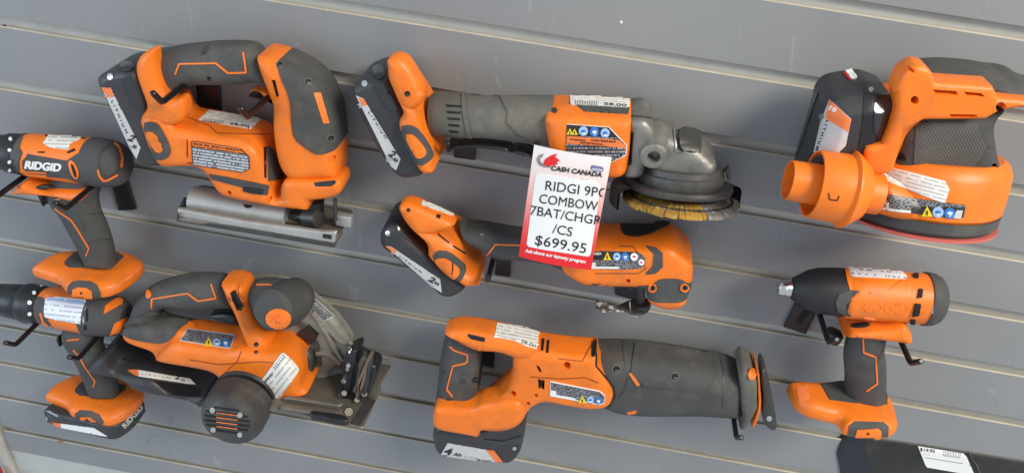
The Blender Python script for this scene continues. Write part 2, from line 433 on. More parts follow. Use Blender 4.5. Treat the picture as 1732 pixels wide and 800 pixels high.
def hole(T, f, x, y, r, on=None, parent=None, rim='rubber_dusty', name='screw_hole'):
    X, Y = q(f, x, y); R_ = r/FR[f][2]
    stroke(T, 'hole_rim', rim, [(a, b, True) for a, b, _ in disc_px(X, Y, R_*1.05, n=16)], max(1.0, R_*.35), .0008, on, parent, True, step=1.5)
    drape(T, name, 'cavity', disc_px(X, Y, R_, n=14), .0005, on, 0, step=1.5, parent=parent, jump=.03)
    drape(T, 'hole_light_bottom', 'castd', disc_px(X+R_*.15, Y+R_*.42, R_*.62, R_*.42, n=10), .0009, on, 0, step=1.5, parent=parent, jump=.03)  # hole's shaded top and light bottom, put in as flat coloured discs
def words(T, name, m, s, f, x0, y0, x1, y1, cap, lift=.0009, on=None, parent=None, bold=0.0, slant=0.0, up=None, font_w=1.0, sub=False):
    """text from baseline point x0,y0 to x1,y1 (zoom pixels), cap height in zoom pixels"""
    cu = bpy.data.curves.new('t', 'FONT'); cu.body = s; cu.offset = bold; cu.resolution_u = 3; cu.shear = slant
    to = bpy.data.objects.new('t', cu); COL.objects.link(to); bpy.context.view_layer.update()
    me = to.evaluated_get(bpy.context.evaluated_depsgraph_get()).to_mesh()
    me.calc_loop_triangles(); V = np.array([v.co[:2] for v in me.vertices]); Fc = [list(p.vertices) for p in me.loop_triangles]; to.to_mesh_clear()
    bpy.data.objects.remove(to); bpy.data.curves.remove(cu)
    mn, mx = V[:, 0].min(), V[:, 0].max(); caph = 0.729*1.0
    u = (V[:, 0]-mn)/(mx-mn); v = V[:, 1]/caph
    X0 = np.array(q(f, x0, y0)); X1 = np.array(q(f, x1, y1)); k = FR[f][2]; d = X1-X0; dn = d/np.hypot(*d); U = np.array([dn[1], -dn[0]]) if up is None else np.array(up)/np.hypot(*up)
    Q = X0 + u[:, None]*d + (v*cap/k)[:, None]*U
    TR = []
    for f_ in Fc:
        for i in range(1, len(f_)-1): TR.append([f_[0], f_[i], f_[i+1]])
    return skin(T, name, m, Q, TR, lift, on, parent, thick=.0002, jump=.02)

# ------------------------------------------------------------------ turned and tubular shapes
def frame_of(ax):
    ax = ax.normalized(); h = Vector((0, 0, 1)) if abs(ax.z) < .9 else Vector((0, 1, 0)); a = ax.cross(h).normalized(); return a, ax.cross(a).normalized()
def lathe(T, name, m, p0, p1, prof, seg=44, parent=None, a0=0, a1=2*math.pi, sq=1.0, sharp=35, label=None, solid=True, key=None, caps=True, ribs=None, upv=None):
    p0, p1 = Vector(p0), Vector(p1); ax = p1-p0; L = ax.length; axn = ax.normalized()
    if upv is None: a, b = frame_of(ax)
    else: b = (upv - axn*upv.dot(axn)).normalized(); a = b.cross(axn).normalized()
    full = abs(a1-a0-2*math.pi) < 1e-6; n = seg if full else seg+1; V, F = [], []
    for s, r in prof:
        for i in range(n):
            th = a0 + (a1-a0)*i/seg; rr = r*(1 + (ribs[1] if ribs and int(i*ribs[0]/seg*2) % 2 else 0)); V.append(p0 + axn*(s*L) + a*(rr*math.cos(th)) + b*(rr*sq*math.sin(th)))
    for k in range(len(prof)-1):
        for i in range(seg):
            j = (i+1) % n; F.append([k*n+i, (k+1)*n+i, (k+1)*n+j, k*n+j])
    if full and caps:
        if prof[0][1] > 1e-6: F.append(list(range(n)))
        if prof[-1][1] > 1e-6: F.append(list(range((len(prof)-1)*n, len(prof)*n))[::-1])
    me = mk(name, V, F, sharp); bm = bmesh.new(); bm.from_mesh(me); bmesh.ops.recalc_face_normals(bm, faces=bm.faces); bm.to_mesh(me); bm.free(); me.set_sharp_from_angle(angle=math.radians(sharp))
    return T.add(name, me, m, parent, label, solid, key) if T else raw(name, me, m)
def tube_mesh(name, pts, rad, seg=10, sq=1.0, sharp=50):
    pts = [Vector(p) for p in pts]; n = len(pts); rad = rad if hasattr(rad, '__len__') else [rad]*n; V, F = [], []; ref = None
    for i, p in enumerate(pts):
        t = (pts[min(i+1, n-1)]-pts[max(i-1, 0)]).normalized()
        if ref is None: a, b = frame_of(t)
        else: a = (ref - t*ref.dot(t)).normalized(); b = t.cross(a)
        ref = a
        for k in range(seg): th = 2*math.pi*k/seg; V.append(p + a*(rad[i]*math.cos(th)) + b*(rad[i]*sq*math.sin(th)))
    for i in range(n-1):
        for k in range(seg): k2 = (k+1) % seg; F.append([i*seg+k, i*seg+k2, (i+1)*seg+k2, (i+1)*seg+k])
    F.append(list(range(seg))[::-1]); F.append(list(range((n-1)*seg, n*seg)))
    me = mk(name, V, F, sharp); bm = bmesh.new(); bm.from_mesh(me); bmesh.ops.recalc_face_normals(bm, faces=bm.faces); bm.to_mesh(me); bm.free(); me.set_sharp_from_angle(angle=math.radians(sharp)); return me
def tube(T, name, m, pts, rad, parent=None, seg=10, sq=1.0, solid=True): return T.add(name, tube_mesh(name, pts, rad, seg, sq), m, parent, None, solid)
def box_mesh(name, c, ux, uy, uz, sx, sy, sz, bev=.002):
    bm = bmesh.new(); bmesh.ops.create_cube(bm, size=1.0)
    bmesh.ops.scale(bm, vec=(sx, sy, sz), verts=bm.verts)
    if bev: bmesh.ops.bevel(bm, geom=list(bm.edges), offset=bev, segments=3, profile=.5, affect='EDGES')
    R_ = Matrix((Vector(ux), Vector(uy), Vector(uz))).transposed().to_4x4(); bmesh.ops.transform(bm, matrix=Matrix.Translation(Vector(c)) @ R_, verts=bm.verts)
    me = bpy.data.meshes.new(name); bm.to_mesh(me); bm.free(); me.polygons.foreach_set('use_smooth', [True]*len(me.polygons)); me.set_sharp_from_angle(angle=math.radians(38)); return me
def box(T, name, m, c, s, bev=.002, axes=((1, 0, 0), (0, 1, 0), (0, 0, 1)), parent=None, solid=True):
    return T.add(name, box_mesh(name, c, *axes, *s, bev), m, parent, None, solid)

# ------------------------------------------------------------------ the slatwall
PITCHZ = .0762; Z0 = 1.2
def wall_mat():
    m = bpy.data.materials.new('painted_slats'); m.use_nodes = True; nt = m.node_tree; N = nt.nodes; L = nt.links; b = N['Principled BSDF']
    tc = N.new('ShaderNodeTexCoord')
    def noise(sc, det, vec=None, rg=.6):
        n = N.new('ShaderNodeTexNoise'); n.inputs['Scale'].default_value = sc; n.inputs['Detail'].default_value = det; n.inputs['Roughness'].default_value = rg; L.new(vec or tc.outputs['Object'], n.inputs['Vector']); return n.outputs['Fac']
    mp = N.new('ShaderNodeMapping'); mp.inputs['Scale'].default_value = (1, 1, .07); L.new(tc.outputs['Object'], mp.inputs['Vector'])
    r = N.new('ShaderNodeValToRGB'); r.color_ramp.elements[0].position = .3; r.color_ramp.elements[1].position = .75
    r.color_ramp.elements[0].color = (.240, .244, .251, 1); r.color_ramp.elements[1].color = (.268, .270, .272, 1); L.new(noise(7, 5), r.inputs[0])
    s = N.new('ShaderNodeValToRGB'); s.color_ramp.elements[0].position = .69; s.color_ramp.elements[1].position = .74; L.new(noise(55, 3, mp.outputs[0]), s.inputs[0])
    x = N.new('ShaderNodeMix'); x.data_type = 'RGBA'; mu = N.new('ShaderNodeMath'); mu.operation = 'MULTIPLY'; mu.inputs[1].default_value = .5; L.new(s.outputs[0], mu.inputs[0]); L.new(mu.outputs[0], x.inputs[0])
    L.new(r.outputs[0], x.inputs[6]); x.inputs[7].default_value = (.17, .165, .16, 1)
    sp = N.new('ShaderNodeValToRGB'); sp.color_ramp.elements[0].position = .775; sp.color_ramp.elements[1].position = .80; L.new(noise(120, 2), sp.inputs[0])
    y = N.new('ShaderNodeMix'); y.data_type = 'RGBA'; mv = N.new('ShaderNodeMath'); mv.operation = 'MULTIPLY'; mv.inputs[1].default_value = .35; L.new(sp.outputs[0], mv.inputs[0]); L.new(mv.outputs[0], y.inputs[0])
    L.new(x.outputs[2], y.inputs[6]); y.inputs[7].default_value = (.40, .36, .30, 1)
    # hairline scratches: contour lines of a stretched noise, broken up by a second one
    def scratch(rot, sc, wid, amt, colr, prev):
        mp2 = N.new('ShaderNodeMapping'); mp2.inputs['Scale'].default_value = (1, 1, .16); mp2.inputs['Rotation'].default_value = (0, rot, 0); L.new(tc.outputs['Object'], mp2.inputs['Vector'])
        n1 = noise(sc, 1, mp2.outputs[0]); d1 = N.new('ShaderNodeMath'); d1.operation = 'SUBTRACT'; d1.inputs[1].default_value = .5; L.new(n1, d1.inputs[0])
        a1 = N.new('ShaderNodeMath'); a1.operation = 'ABSOLUTE'; L.new(d1.outputs[0], a1.inputs[0]); l1 = N.new('ShaderNodeMath'); l1.operation = 'LESS_THAN'; l1.inputs[1].default_value = wid; L.new(a1.outputs[0], l1.inputs[0])
        g1 = N.new('ShaderNodeMath'); g1.operation = 'GREATER_THAN'; g1.inputs[1].default_value = .60; L.new(noise(sc*2.3, 2), g1.inputs[0])
        m1 = N.new('ShaderNodeMath'); m1.operation = 'MULTIPLY'; L.new(l1.outputs[0], m1.inputs[0]); L.new(g1.outputs[0], m1.inputs[1]); m2 = N.new('ShaderNodeMath'); m2.operation = 'MULTIPLY'; m2.inputs[1].default_value = amt; L.new(m1.outputs[0], m2.inputs[0])
        z = N.new('ShaderNodeMix'); z.data_type = 'RGBA'; L.new(m2.outputs[0], z.inputs[0]); L.new(prev, z.inputs[6]); z.inputs[7].default_value = (*colr, 1); return z.outputs[2]
    fin = scratch(.35, 9, .0026, .28, (.40, .40, .40), y.outputs[2]); fin = scratch(-1.1, 7, .0022, .28, (.14, .14, .14), fin); fin = scratch(1.35, 13, .0028, .22, (.42, .40, .36), fin)
    L.new(fin, b.inputs['Base Color']); b.inputs['Roughness'].default_value = .48; b.inputs['Specular IOR Level'].default_value = .4
    bp = N.new('ShaderNodeBump'); bp.inputs['Strength'].default_value = .12; bp.inputs['Distance'].default_value = .0006; L.new(noise(420, 3), bp.inputs['Height']); L.new(bp.outputs[0], b.inputs['Normal'])
    return m
MT['slat'] = wall_mat()
MT['groove'] = mat('bare_groove_edge', (.42, .37, .29), .6, dirt=.5, dirtcol=(.30, .22, .13), var=.12, bump=.3)
MT['slot'] = mat('slot_inside', (.52, .50, .45), .6, dirt=.35, dirtcol=(.22, .18, .13))
XL = WALL.hit(8, 742, 0)[0]; XR = 1.15
def slatwall():
    prof = []; mats = []          # (depth, z) from top to bottom
    op = .0112; lip = .0026; cav = .0052; ext = .0035; exd = .010; ch = .0012
    zb = at(16, 760, 0).z; zs = Z0 + 4*PITCHZ + .05
    prof.append((0, zs))
    k = -4
    while True:
        zl = Z0 - k*PITCHZ                 # bottom edge of the opening (front edge of the slat below)
        if zl - .02 < zb: break
        zu = zl + op
        seg = [((0, zu + .0006), 0), ((-.0006, zu), 1), ((-lip, zu), 1), ((-lip, zu+ext), 2), ((-lip-cav, zu+ext), 2), ((-lip-cav, zl-exd), 2), ((-lip, zl-exd), 2), ((-lip, zl), 2), ((-ch, zl), 1), ((0, zl-ch), 1)]
        for pnt, mi in seg: prof.append(pnt); mats.append(mi)
        k += 1
    prof.append((0, zb)); mats.append(0); prof.append((-.018, zb)); mats.append(1)
    V, F = [], []; xs = [XL, XR]
    for dd, z in prof:
        for x in xs: V.append((x, -dd, z))
    mi = []
    for i in range(len(prof)-1): F.append([2*i, 2*i+2, 2*i+3, 2*i+1]); mi.append(mats[i])
    me = mk('slatwall', V, F, smooth=False)
    for m in ('slat', 'groove', 'slot'): me.materials.append(MT[m])
    for p_, m_ in zip(me.polygons, mi): p_.material_index = m_
    o = raw('wall', me, None); o['kind'] = 'structure'
    # cut end of the panel (left edge) and what is below it
    return zb
ZB = slatwall()
wall_o = bpy.data.objects['wall']
def wall_mark(name, m, x, y, rx, ry, d=.0004):
    V = [at(x+rx*math.cos(t), y+ry*math.sin(t), d) for t in np.linspace(0, 2*math.pi, 9)[:-1]]; o_ = raw(name, mk(name, V, [list(range(8))[::-1]], smooth=False), m); o_.parent = wall_o
wall_mark('screw_hole', 'cavity', 7, 44, 4, 2, -.0015); wall_mark('paint_fleck', 'white', 1051, 38, 2.2, 3); wall_mark('chipped_paint', 'flap', 101, 747, 5, 2); wall_mark('chipped_paint', 'groove', 1052, 42, 1.5, 2); wall_mark('paint_fleck', 'groove', 392, 620, 1.2, 1)
MT['trim'] = mat('painted_skirting', (.44, .46, .43), .55, dirt=.3, dirtcol=(.3, .3, .27), var=.05, bump=.1)
MT['corner'] = mat('pale_corner_trim', (.50, .47, .40), .6, dirt=.5, dirtcol=(.3, .25, .18), var=.1)
o = raw('lower_wall', box_mesh('lower_wall', ((XL+XR)/2, .012, ZB-.402), (1, 0, 0), (0, 1, 0), (0, 0, 1), XR-XL, .02, .80, .001), 'trim'); o['kind'] = 'structure'
o = raw('corner_trim', box_mesh('corner_trim', (XL-.0085, .003, Z0-.55), (1, 0, 0), (0, 1, 0), (0, 0, 1), .016, .016, 2.2, .002), 'corner'); o['kind'] = 'structure'
MT['redbox'] = mat('red_card', (.45, .03, .02), .5, var=.1)
o = raw('red_box', box_mesh('red_box', at(-20, 818, .03), (1, 0, 0), (0, 1, 0), (0, 0, 1), .030, .04, .05, .002), 'redbox'); o['label'] = 'red box whose edge shows beside the pale trim in the bottom left corner'; o['category'] = 'box'
o = raw('side_wall', box_mesh('side_wall', (XL-.24, .05, Z0-.4), (1, 0, 0), (0, 1, 0), (0, 0, 1), .44, .03, 2.4, .001), 'trim'); o['kind'] = 'structure'

# ------------------------------------------------------------------ shared pieces
def battery_side(T, f, outline, d, t, band, latch, screws, num, orange_tip, lith, on='battery_pack', w=.007, e=.007):
    b = clam(T, 'battery_pack', 'casing', P(f, outline), d, t, w, e, p=1.5, crown=.001, rule='front')[-1]
    lb = drape(T, 'battery_label', 'silverlabel', P(f, band), .0006, on, smooth=0, parent=b)
    if orange_tip: drape(T, 'orange_band', 'orange_pale', P(f, orange_tip), .0009, on, smooth=0, parent=lb)
    for i, lt in enumerate(latch): drape(T, 'release_latch' if i == 0 else 'latch_button', 'gloss', P(f, lt), .0014+.0012*i, on, smooth=1, parent=b, label=None)
    for x, y, r in screws: screw(T, f, x, y, r, on, parent=b)
    if num: words(T, 'capacity_lettering', 'ink', num[0], f, *num[1:6], lift=.0013, on=on, parent=lb, bold=.02, slant=.25)
    if num and len(num) > 6: words(T, 'capacity_lettering', 'ink', 'Ah', f, *num[6:11], lift=.0013, on=on, parent=lb, bold=.02, slant=.25)
    if lith: words(T, 'chemistry_lettering', 'ink', 'L I T H I U M', f, *lith, lift=.0011, on=on, parent=lb)
    return b
def icons(T, f, pts, parent, on=None, lift=.0016):
    for kind, x, y, r in pts:
        X, Y = q(f, x, y); R_ = r/FR[f][2]
        if kind == 'y':
            a = drape(T, 'warning_triangle', 'yellow', [(X, Y-R_, True), (X+R_, Y+R_*.85, True), (X-R_, Y+R_*.85, True)], lift, on, 0, parent=parent, step=2)
            drape(T, 'exclamation_mark', 'ink', disc_px(X, Y+R_*.2, R_*.16, R_*.5, 6), lift+.0004, on, 0, parent=parent, step=2)
        else:
            drape(T, 'safety_disc', {'b': 'blue', 'w': 'ltblue', 'r': 'white'}[kind], disc_px(X, Y, R_, n=12), lift, on, 0, parent=parent, step=2)
            drape(T, 'safety_disc_mark', {'b': 'white', 'w': 'blue', 'r': 'red'}[kind], disc_px(X, Y-R_*.05, R_*.5, R_*.28, 8), lift+.0004, on, 0, parent=parent, step=2)
            if kind != 'r': drape(T, 'safety_disc_mark', 'ltblue' if kind == 'b' else 'white', disc_px(X+R_*.1, Y+R_*.45, R_*.4, R_*.2, 8), lift+.0004, on, 0, parent=parent, step=2)

# ------------------------------------------------------------------ jigsaw
def jigsaw():
    T = Tool('jigsaw', 'orange and grey jigsaw with looped handle and shiny metal shoe, charged with a battery', 'jigsaw', at(400, 370, .045), 'orange cordless power tools')
    D = .047
    battery_side(T, 'A', '26,192 34,172 60,158 120,146 165,150 190,180 215,300 250,420 290,492 262,505 200,500 165,475 148,440 60,262', D-.004, .066,
        '48,212! 80,214! 190,432! 176,474! 150,430!', ['118,172 158,168 200,285 180,300 165,280', '116,128 160,124 166,155 122,160'], [(80, 173, 11), (62, 240, 8), (150, 431, 8)],
        ('2', 142, 402, 165, 412, 24, 158, 428, 174, 436, 13), '48,212! 80,214! 94,246! 64,248!', (84, 262, 138, 380, 8))
    # handle (rubber over-grip)
    clam(T, 'handle_grip', 'rubber', P('A', '215,100 240,80 268,78 330,60 420,41 520,35 600,38 640,50 690,150 690,225 640,205 600,196 565,203 490,208 400,205 358,212 325,238 300,275 290,262 255,190 225,140'), D, .040, .018, .015, p=2,
        pits=[pit('A', 252, 129, 10, .003), pit('A', 418, 84, 12, .003), pit('A', 440, 181, 10, .003)])
    for x, y in ((251, 130), (417, 86), (442, 183)): screw(T, 'A', x, y, 8, 'handle_grip', 'dsteel')
    stroke(T, 'accent_line', 'orange_clean', P('A', '317,165 332,127 465,124 510,160 576,158 566,85'), 2.8, on='handle_grip', lift=.001)
    # main body
    body = clam(T, 'body_shell', 'orange', P('A', '214,300~ 240,262~ 300,235~ 325,232 350,215 375,215 386,262 400,284 450,291 560,312 672,333 720,420 740,540 776,556~ 786,600~ 778,650 720,655 600,632 520,616 478,600 452,560 430,522 395,500 330,500 272,504 245,480 215,420 192,345 185,322~'),
        D, .066, .011, .009, pits=[pit('A', 515, 597, 9), pit('A', 657, 625, 9), pit('A', 706, 568, 8), (P('A', '350,362! 364,362! 364,378! 350,378!'), .006), (P('A', '360,484! 378,486! 378,494! 360,492!'), .006), pit('A', 342, 325, 9, .004),
        (P('A', '638,428! 650,428! 651,548! 641,542!'), .008), (P('A', '357,402! 364,402! 366,470! 358,470!'), .004)])[-1]
    drape(T, 'panel_groove', 'black', P('A', '640,430! 649,430! 650,545! 642,541!'), .0006, 'body_shell', 0, parent=body)
    drape(T, 'rubber_bumper', 'rubber', P('A', '196,342 238,336 262,352 300,428 300,456 282,476 246,478 236,462 226,420'), .0012, 'body_shell', parent=body)
    drape(T, 'bumper_inset', 'orange', P('A', '206,372 244,374 276,432 268,450 244,446'), .0022, 'body_shell', parent=body)
    drape(T, 'rubber_pad', 'rubber', P('A', '651,428! 668,434! 712,482! 710,545! 656,555!'), .0014, 'body_shell', 0, parent=body)
    drape(T, 'blade_storage_strip', 'rubber', P('A', '440,528! 500,538! 660,570! 655,606! 600,600! 566,592! 564,578! 452,548!'), .0008, 'body_shell', 0, parent=body)
    drape(T, 'storage_clip', 'black', P('A', '566,574! 640,584! 636,602! 600,598! 570,590!'), .0018, 'body_shell', 0, parent=body)
    lab = drape(T, 'warning_label', 'warnw', P('c', '30,395! 90,400! 580,478! 678,570! 680,700! 605,740! 560,735! 45,655!'), .0006, 'body_shell', 0, uv=P('c', '30,395 680,490 45,655'), step=2.5, parent=body)
    stroke(T, 'label_border', 'ink', P('c', '30,395 90,400 580,478 678,570 680,700 605,740 560,735 45,655'), .9, .0010, 'body_shell', lab, True)
    clam(T, 'gear_foot', 'orange', P('A', '700,560 740,548 800,556 860,552 915,548 928,575 920,606 872,622 806,628! 798,664! 720,655 700,640'), D+.012, .040, .009, .007, rule='front', key='body_shell')
    clam(T, 'battery_mount', 'orange', P('A', '172,122 188,96 215,80 236,76 236,100 244,150 266,220 296,266 345,246 360,330 300,360 240,345 196,330 186,322! 213,290 205,260 185,208 170,160'), D+.020, .026, .010, .008, rule='front', key='body_shell')
    # head
    clam(T, 'head_frame', 'orange', P('A', '612,100 616,72 634,50 662,46 720,55 800,88 860,128 905,178 935,250 948,330 953,430 950,500 930,530 885,548 825,546 790,556 735,550 695,500 678,400 674,335 678,285 662,240 645,200 622,140'),
        D, .058, .017, .013, regions=[('head_cover', 'rubber', P('A', '664,0! 760,0! 870,40! 960,110! 1000,200! 1020,330! 1010,432! 900,450 835,456 795,430 746,392 742,252 700,165 664,95'), .0012)],
        pits=[pit('A', 885, 478, 11, .004), (P('A', '668,184! 684,183! 698,240! 690,252! 684,246!'), .008)], key='body_shell')
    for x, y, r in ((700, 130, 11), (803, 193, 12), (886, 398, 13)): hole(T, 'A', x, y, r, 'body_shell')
    drape(T, 'accent_bar', 'orange_clean', P('A', '822,232! 848,232! 880,342! 858,344!'), .0008, 'body_shell', 0)
    drape(T, 'dark_slot', 'black', P('A', '672,188! 683,187! 696,240! 690,248!'), .0005, 'body_shell', 0, jump=.03)
    clam(T, 'trigger_guard', 'orange', P('A', '563,220 600,208 650,198 680,240 672,252 655,234 630,226 600,225 573,232'), D, .022, .004, .003)
    clam(T, 'trigger', 'black', P('A', '580,236 625,224 655,240 690,262 690,290 655,264 620,256 592,252'), D, .018, .005, .004)
    for s_ in ('352,318! 440,352! 470,380! 668,384!', '745,258! 748,388! 796,432! 835,458!'): stroke(T, 'shell_seam', 'seam', P('A', s_), 1.0, .0004, 'body_shell')
    st = drape(T, 'price_sticker', 'sticker', P('c', '230,45 820,140 700,258 100,158'), .0006, 'body_shell', 0, uv=P('c', '200,45 820,140 80,158'), step=2.5)
    words(T, 'sticker_barcode', 'greyink', '|||||||||||||', 'c', 165, 170, 390, 196, 26, .001, 'body_shell', st)
    words(T, 'sticker_price', 'ink', '58.00', 'c', 460, 212, 675, 246, 22, .001, 'body_shell', st)
    drape(T, 'gear_slit', 'black', P('A', '825,560 900,552 906,560 890,573 830,574'), .0006, 'body_shell', 0)
    # shoe: level plate standing out from the wall
    pl = flat_plane(*q('J', 90, 575), .086)
    clam(T, 'shoe_plate', 'plate', P('J', '88,590! 92,545! 140,432 190,440 230,330 300,322 1385,505! 1410,520! 1410,560! 1360,630! 1330,650! 1335,690! 1275,782!'), 0, .006, .003, .0015, plane=pl, smooth=1)
    pl2 = flat_plane(*q('J', 95, 540), .086)
    clam(T, 'shoe_edge', 'alu', P('J', '92,560 100,495! 600,588! 1180,668! 1290,668! 1275,768! 1180,752!'), .082, .006, .0015, .0015, plane=WALL, smooth=0, rule=False)
    clam(T, 'shoe_skirt', 'dsteel', P('J', '88,590! 92,555! 600,640! 1285,755! 1275,785!'), .0835, .006, .001, .001, plane=WALL, smooth=0, rule=False)
    clam(T, 'shoe_end', 'dsteel', P('J', '88,575! 96,520! 140,432! 172,436! 150,470! 118,500!'), .004, .007, .001, .001, plane=pl, smooth=0, rule=False)
    stroke(T, 'shoe_groove', 'dsteel', P('J', '240,508! 640,572! 1110,640!'), 3, .0007, 'shoe_plate')
    a, b = at(*q('J', 205, 445), .052), at(*q('J', 930, 562), .052)
    lathe(T, 'shoe_rail', 'alu', a, b, [(0, .0), (0, .0155), (.01, .017), (.99, .017), (1, .0155), (1, 0)], key='rail')
    drape(T, 'rail_notch', 'black', P('J', '585,468! 655,478! 650,490! 620,502! 595,492!'), .0005, 'rail', 0)
    a, b = at(*q('J', 1100, 500), .050), at(*q('J', 1110, 590), .050)
    lathe(T, 'roller_guide', 'dsteel', at(*q('J', 950, 560), .05), at(*q('J', 1165, 575), .06), [(0, 0), (0, .006), (.5, .006), (.52, .011), (.95, .011), (1, .006), (1, 0)])
    lathe(T, 'plunger', 'black', at(*q('J', 1110, 430), .050), at(*q('J', 1110, 520), .05), [(0, .012), (1, .012)])
    tube(T, 'blade_guard_wire', 'dsteel', [at(*q('J', 1275, 430), .062), at(*q('J', 1275, 590), .062)], .0022)
    box(T, 'front_lug', 'alu', at(*q('J', 1345, 585), .055), (.018, .01, .014), .002)
    drape(T, 'lug_slot', 'black', P('J', '1185,690! 1250,700! 1248,730! 1182,720!'), .0006, 'shoe_edge', 0)
jigsaw()

# ------------------------------------------------------------------ angle grinder
def grinder():
    D = .050
    T = Tool('angle_grinder', 'dusty angle grinder with cast metal head and yellow flap disc, above the scraper tool', 'angle grinder', at(*q('B', 640, 320), D), 'orange cordless power tools')
    battery_side(T, 'B', '34,208 46,188 90,166 140,152 190,162 215,210 250,290 285,340 318,430 350,540 335,570 300,580 255,582 230,572 205,550 120,420 45,250', D-.006, .068,
        '56,230! 88,244! 244,498! 226,545! 205,530!', ['118,176 160,168 238,285 215,300 188,282', '124,116 168,104 178,158 140,168'], [(93, 180, 13), (72, 272, 11), (194, 498, 11)],
        ('2', 190, 478, 212, 494, 30, 208, 498, 228, 512, 16), '66,236! 90,246! 104,270! 84,272!', (108, 300, 180, 412, 9))
    clam(T, 'battery_housing', 'orange', P('B', '190,100 195,66 215,45 245,37 276,50 302,80 332,130 358,168 390,220 440,420 448,470 440,522 410,546 345,566 318,540 270,440 228,342 250,322 258,300 240,268 205,190 190,135'), D, .080, .013, .010,
        regions=[('rubber_collar', 'rubber', P('B', '330,206! 362,170! 420,160! 480,300! 480,470! 447,458! 425,438 390,360 345,262'), .0010)], pits=[pit('B', 273, 222, 17, .010)], key='housing')
    clam(T, 'housing_end', 'orange', P('B', '190,150 189,100 196,66 216,46 246,38 276,50 302,80 332,132 352,172 352,215~ 330,275~ 268,300~ 240,255 205,190'), D+.024, .030, .010, .008, key='housing')
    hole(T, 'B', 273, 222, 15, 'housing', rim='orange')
    drape(T, 'rubber_bumper', 'rubber', P('B', '238,360 285,352 325,372 380,470 380,490 345,522 320,524 300,500'), .0012, 'housing')
    drape(T, 'bumper_inset', 'orange', P('B', '262,392 300,390 345,450 350,478 325,494 310,486'), .0024, 'housing')
    # barrel grip
    a, b = at(*q('B', 375, 306), D), at(*q('B', 885, 336), D); m_ = mpp(*q('B', 620, 320), D)/2.5
    k = lambda z: z*m_*.98
    lathe(T, 'barrel_grip', 'rubber_dusty', a, b, [(0, k(85)), (.03, k(92)), (.06, k(97)), (.26, k(99)), (.30, k(96)), (.45, k(92)), (.62, k(97)), (.80, k(104)), (1, k(108))], key='grip', seg=56)
    for i in range(5):
        y = 268 + i*27; drape(T, 'vent_slot', 'cavity', P('B', f'{432+i*4},{y}! {500-i*3},{y+4}! {502-i*3},{y+13}! {438+i*4},{y+10}!'), .0004, 'grip', 0)
    drape(T, 'vent_band', 'rubber_dusty', P('B', '500,215! 515,216 520,300 545,408! 528,404! 504,300!'), .0014, 'grip')
    stroke(T, 'grip_seam', 'rubber', P('B', '545,226! 660,232! 695,300! 690,345! 740,395! 790,420!'), 2.2, .0006, 'grip')
    clam(T, 'paddle_switch', 'black', P('B', '445,425 560,414 640,420 720,432 800,455 860,470 860,500 800,478 730,455 716,470 702,466 700,448 640,440 560,436 480,440'), D, .026, .005, .004)
    screw(T, 'B', 818, 427, 11, 'grip', 'dsteel')
    # gear housing shell
    clam(T, 'motor_housing', 'orange', P('B', '872,300 872,240 882,227 960,226 1214,238 1223,252 1208,500 1192,574 1120,580 900,560 884,450'), D+.003, .064, .011, .009, pits=[pit('B', 895, 294, 14, .004)], key='mh')
    screw(T, 'B', 895, 294, 11, 'mh', 'dsteel')
    drape(T, 'grey_band', 'rubber', P('B', '950,262! 1212,282! 1206,310! 1022,298! 984,268!'), .0007, 'mh', 0)
    st = drape(T, 'price_sticker', 'sticker', P('Z', '195,80 215,55 770,85 768,185 745,190 200,160'), .0009, 'mh', 0, uv=P('Z', '195,55 770,85 195,160'), step=2.5)
    words(T, 'sticker_barcode', 'greyink', '||||||||||', 'Z', 245, 150, 455, 165, 32, .0013, 'mh', st); words(T, 'sticker_price', 'ink', '58.00', 'Z', 522, 168, 738, 184, 24, .0013, 'mh', st)
    lab = drape(T, 'warning_label', 'dense', P('Z', '165,345! 570,372! 735,540! 728,640! 610,700! 380,720! 150,700!'), .0007, 'mh', 0, uv=P('Z', '150,345 735,345 150,720'), step=2.5)
    drape(T, 'label_top', 'labelblack', P('Z', '172,352! 565,380! 655,470! 170,450!'), .0011, 'mh', 0, parent=lab, step=2.5)
    drape(T, 'label_orange_band', 'orange_pale', P('Z', '168,455! 655,492! 728,545! 725,570! 160,525!'), .0011, 'mh', 0, parent=lab, step=2.5)
    words(T, 'label_warning_word', 'ink', 'WARNING', 'Z', 195, 492, 345, 505, 17, .0015, 'mh', lab); words(T, 'label_warning_word', 'ink', 'AVERTISSEMENT', 'Z', 395, 500, 640, 520, 17, .0015, 'mh', lab); words(T, 'label_warning_word', 'ink', 'ADVERTENCIA', 'Z', 290, 524, 515, 543, 17, .0015, 'mh', lab)
    stroke(T, 'label_border', 'white', P('Z', '165,345 570,372 735,540 728,640 610,700 380,720'), .8, .0013, 'mh', lab)
    icons(T, 'Z', [('y', 195, 412, 32), ('y', 240, 415, 32), ('w', 325, 408, 45), ('b', 432, 415, 45), ('w', 535, 425, 45)], lab, 'mh', .0015)
    # cast metal gear head
    clam(T, 'head_flange', 'cast', P('K', '150,98 165,84 232,80 262,110 284,160 290,210 262,262 245,330 240,430 222,540 130,536 118,525 145,400 155,280 150,180'), D, .062, .008, .006,
        pits=[(P('K', '140,275! 172,285! 160,460! 132,470!'), .008)], key='fl')
    drape(T, 'air_outlet', 'cavity', P('K', '150,268! 174,280! 160,462! 130,468!'), .0008, 'fl', 0, jump=.03)
    stroke(T, 'flange_seam', 'castd', P('K', '155,188! 280,200!'), 2.0, .0008, 'fl')
    clam(T, 'gear_head', 'cast', P('K', '245,240 262,212 300,196 360,204 430,222 500,255 545,288 600,335 625,390 634,440 615,530 565,548 430,550 310,520 275,480 245,440 240,330'), D, .056, .012, .010, key='gh', pits=[(P('K', '395,262! 535,285! 548,395! 415,372!'), .002)])
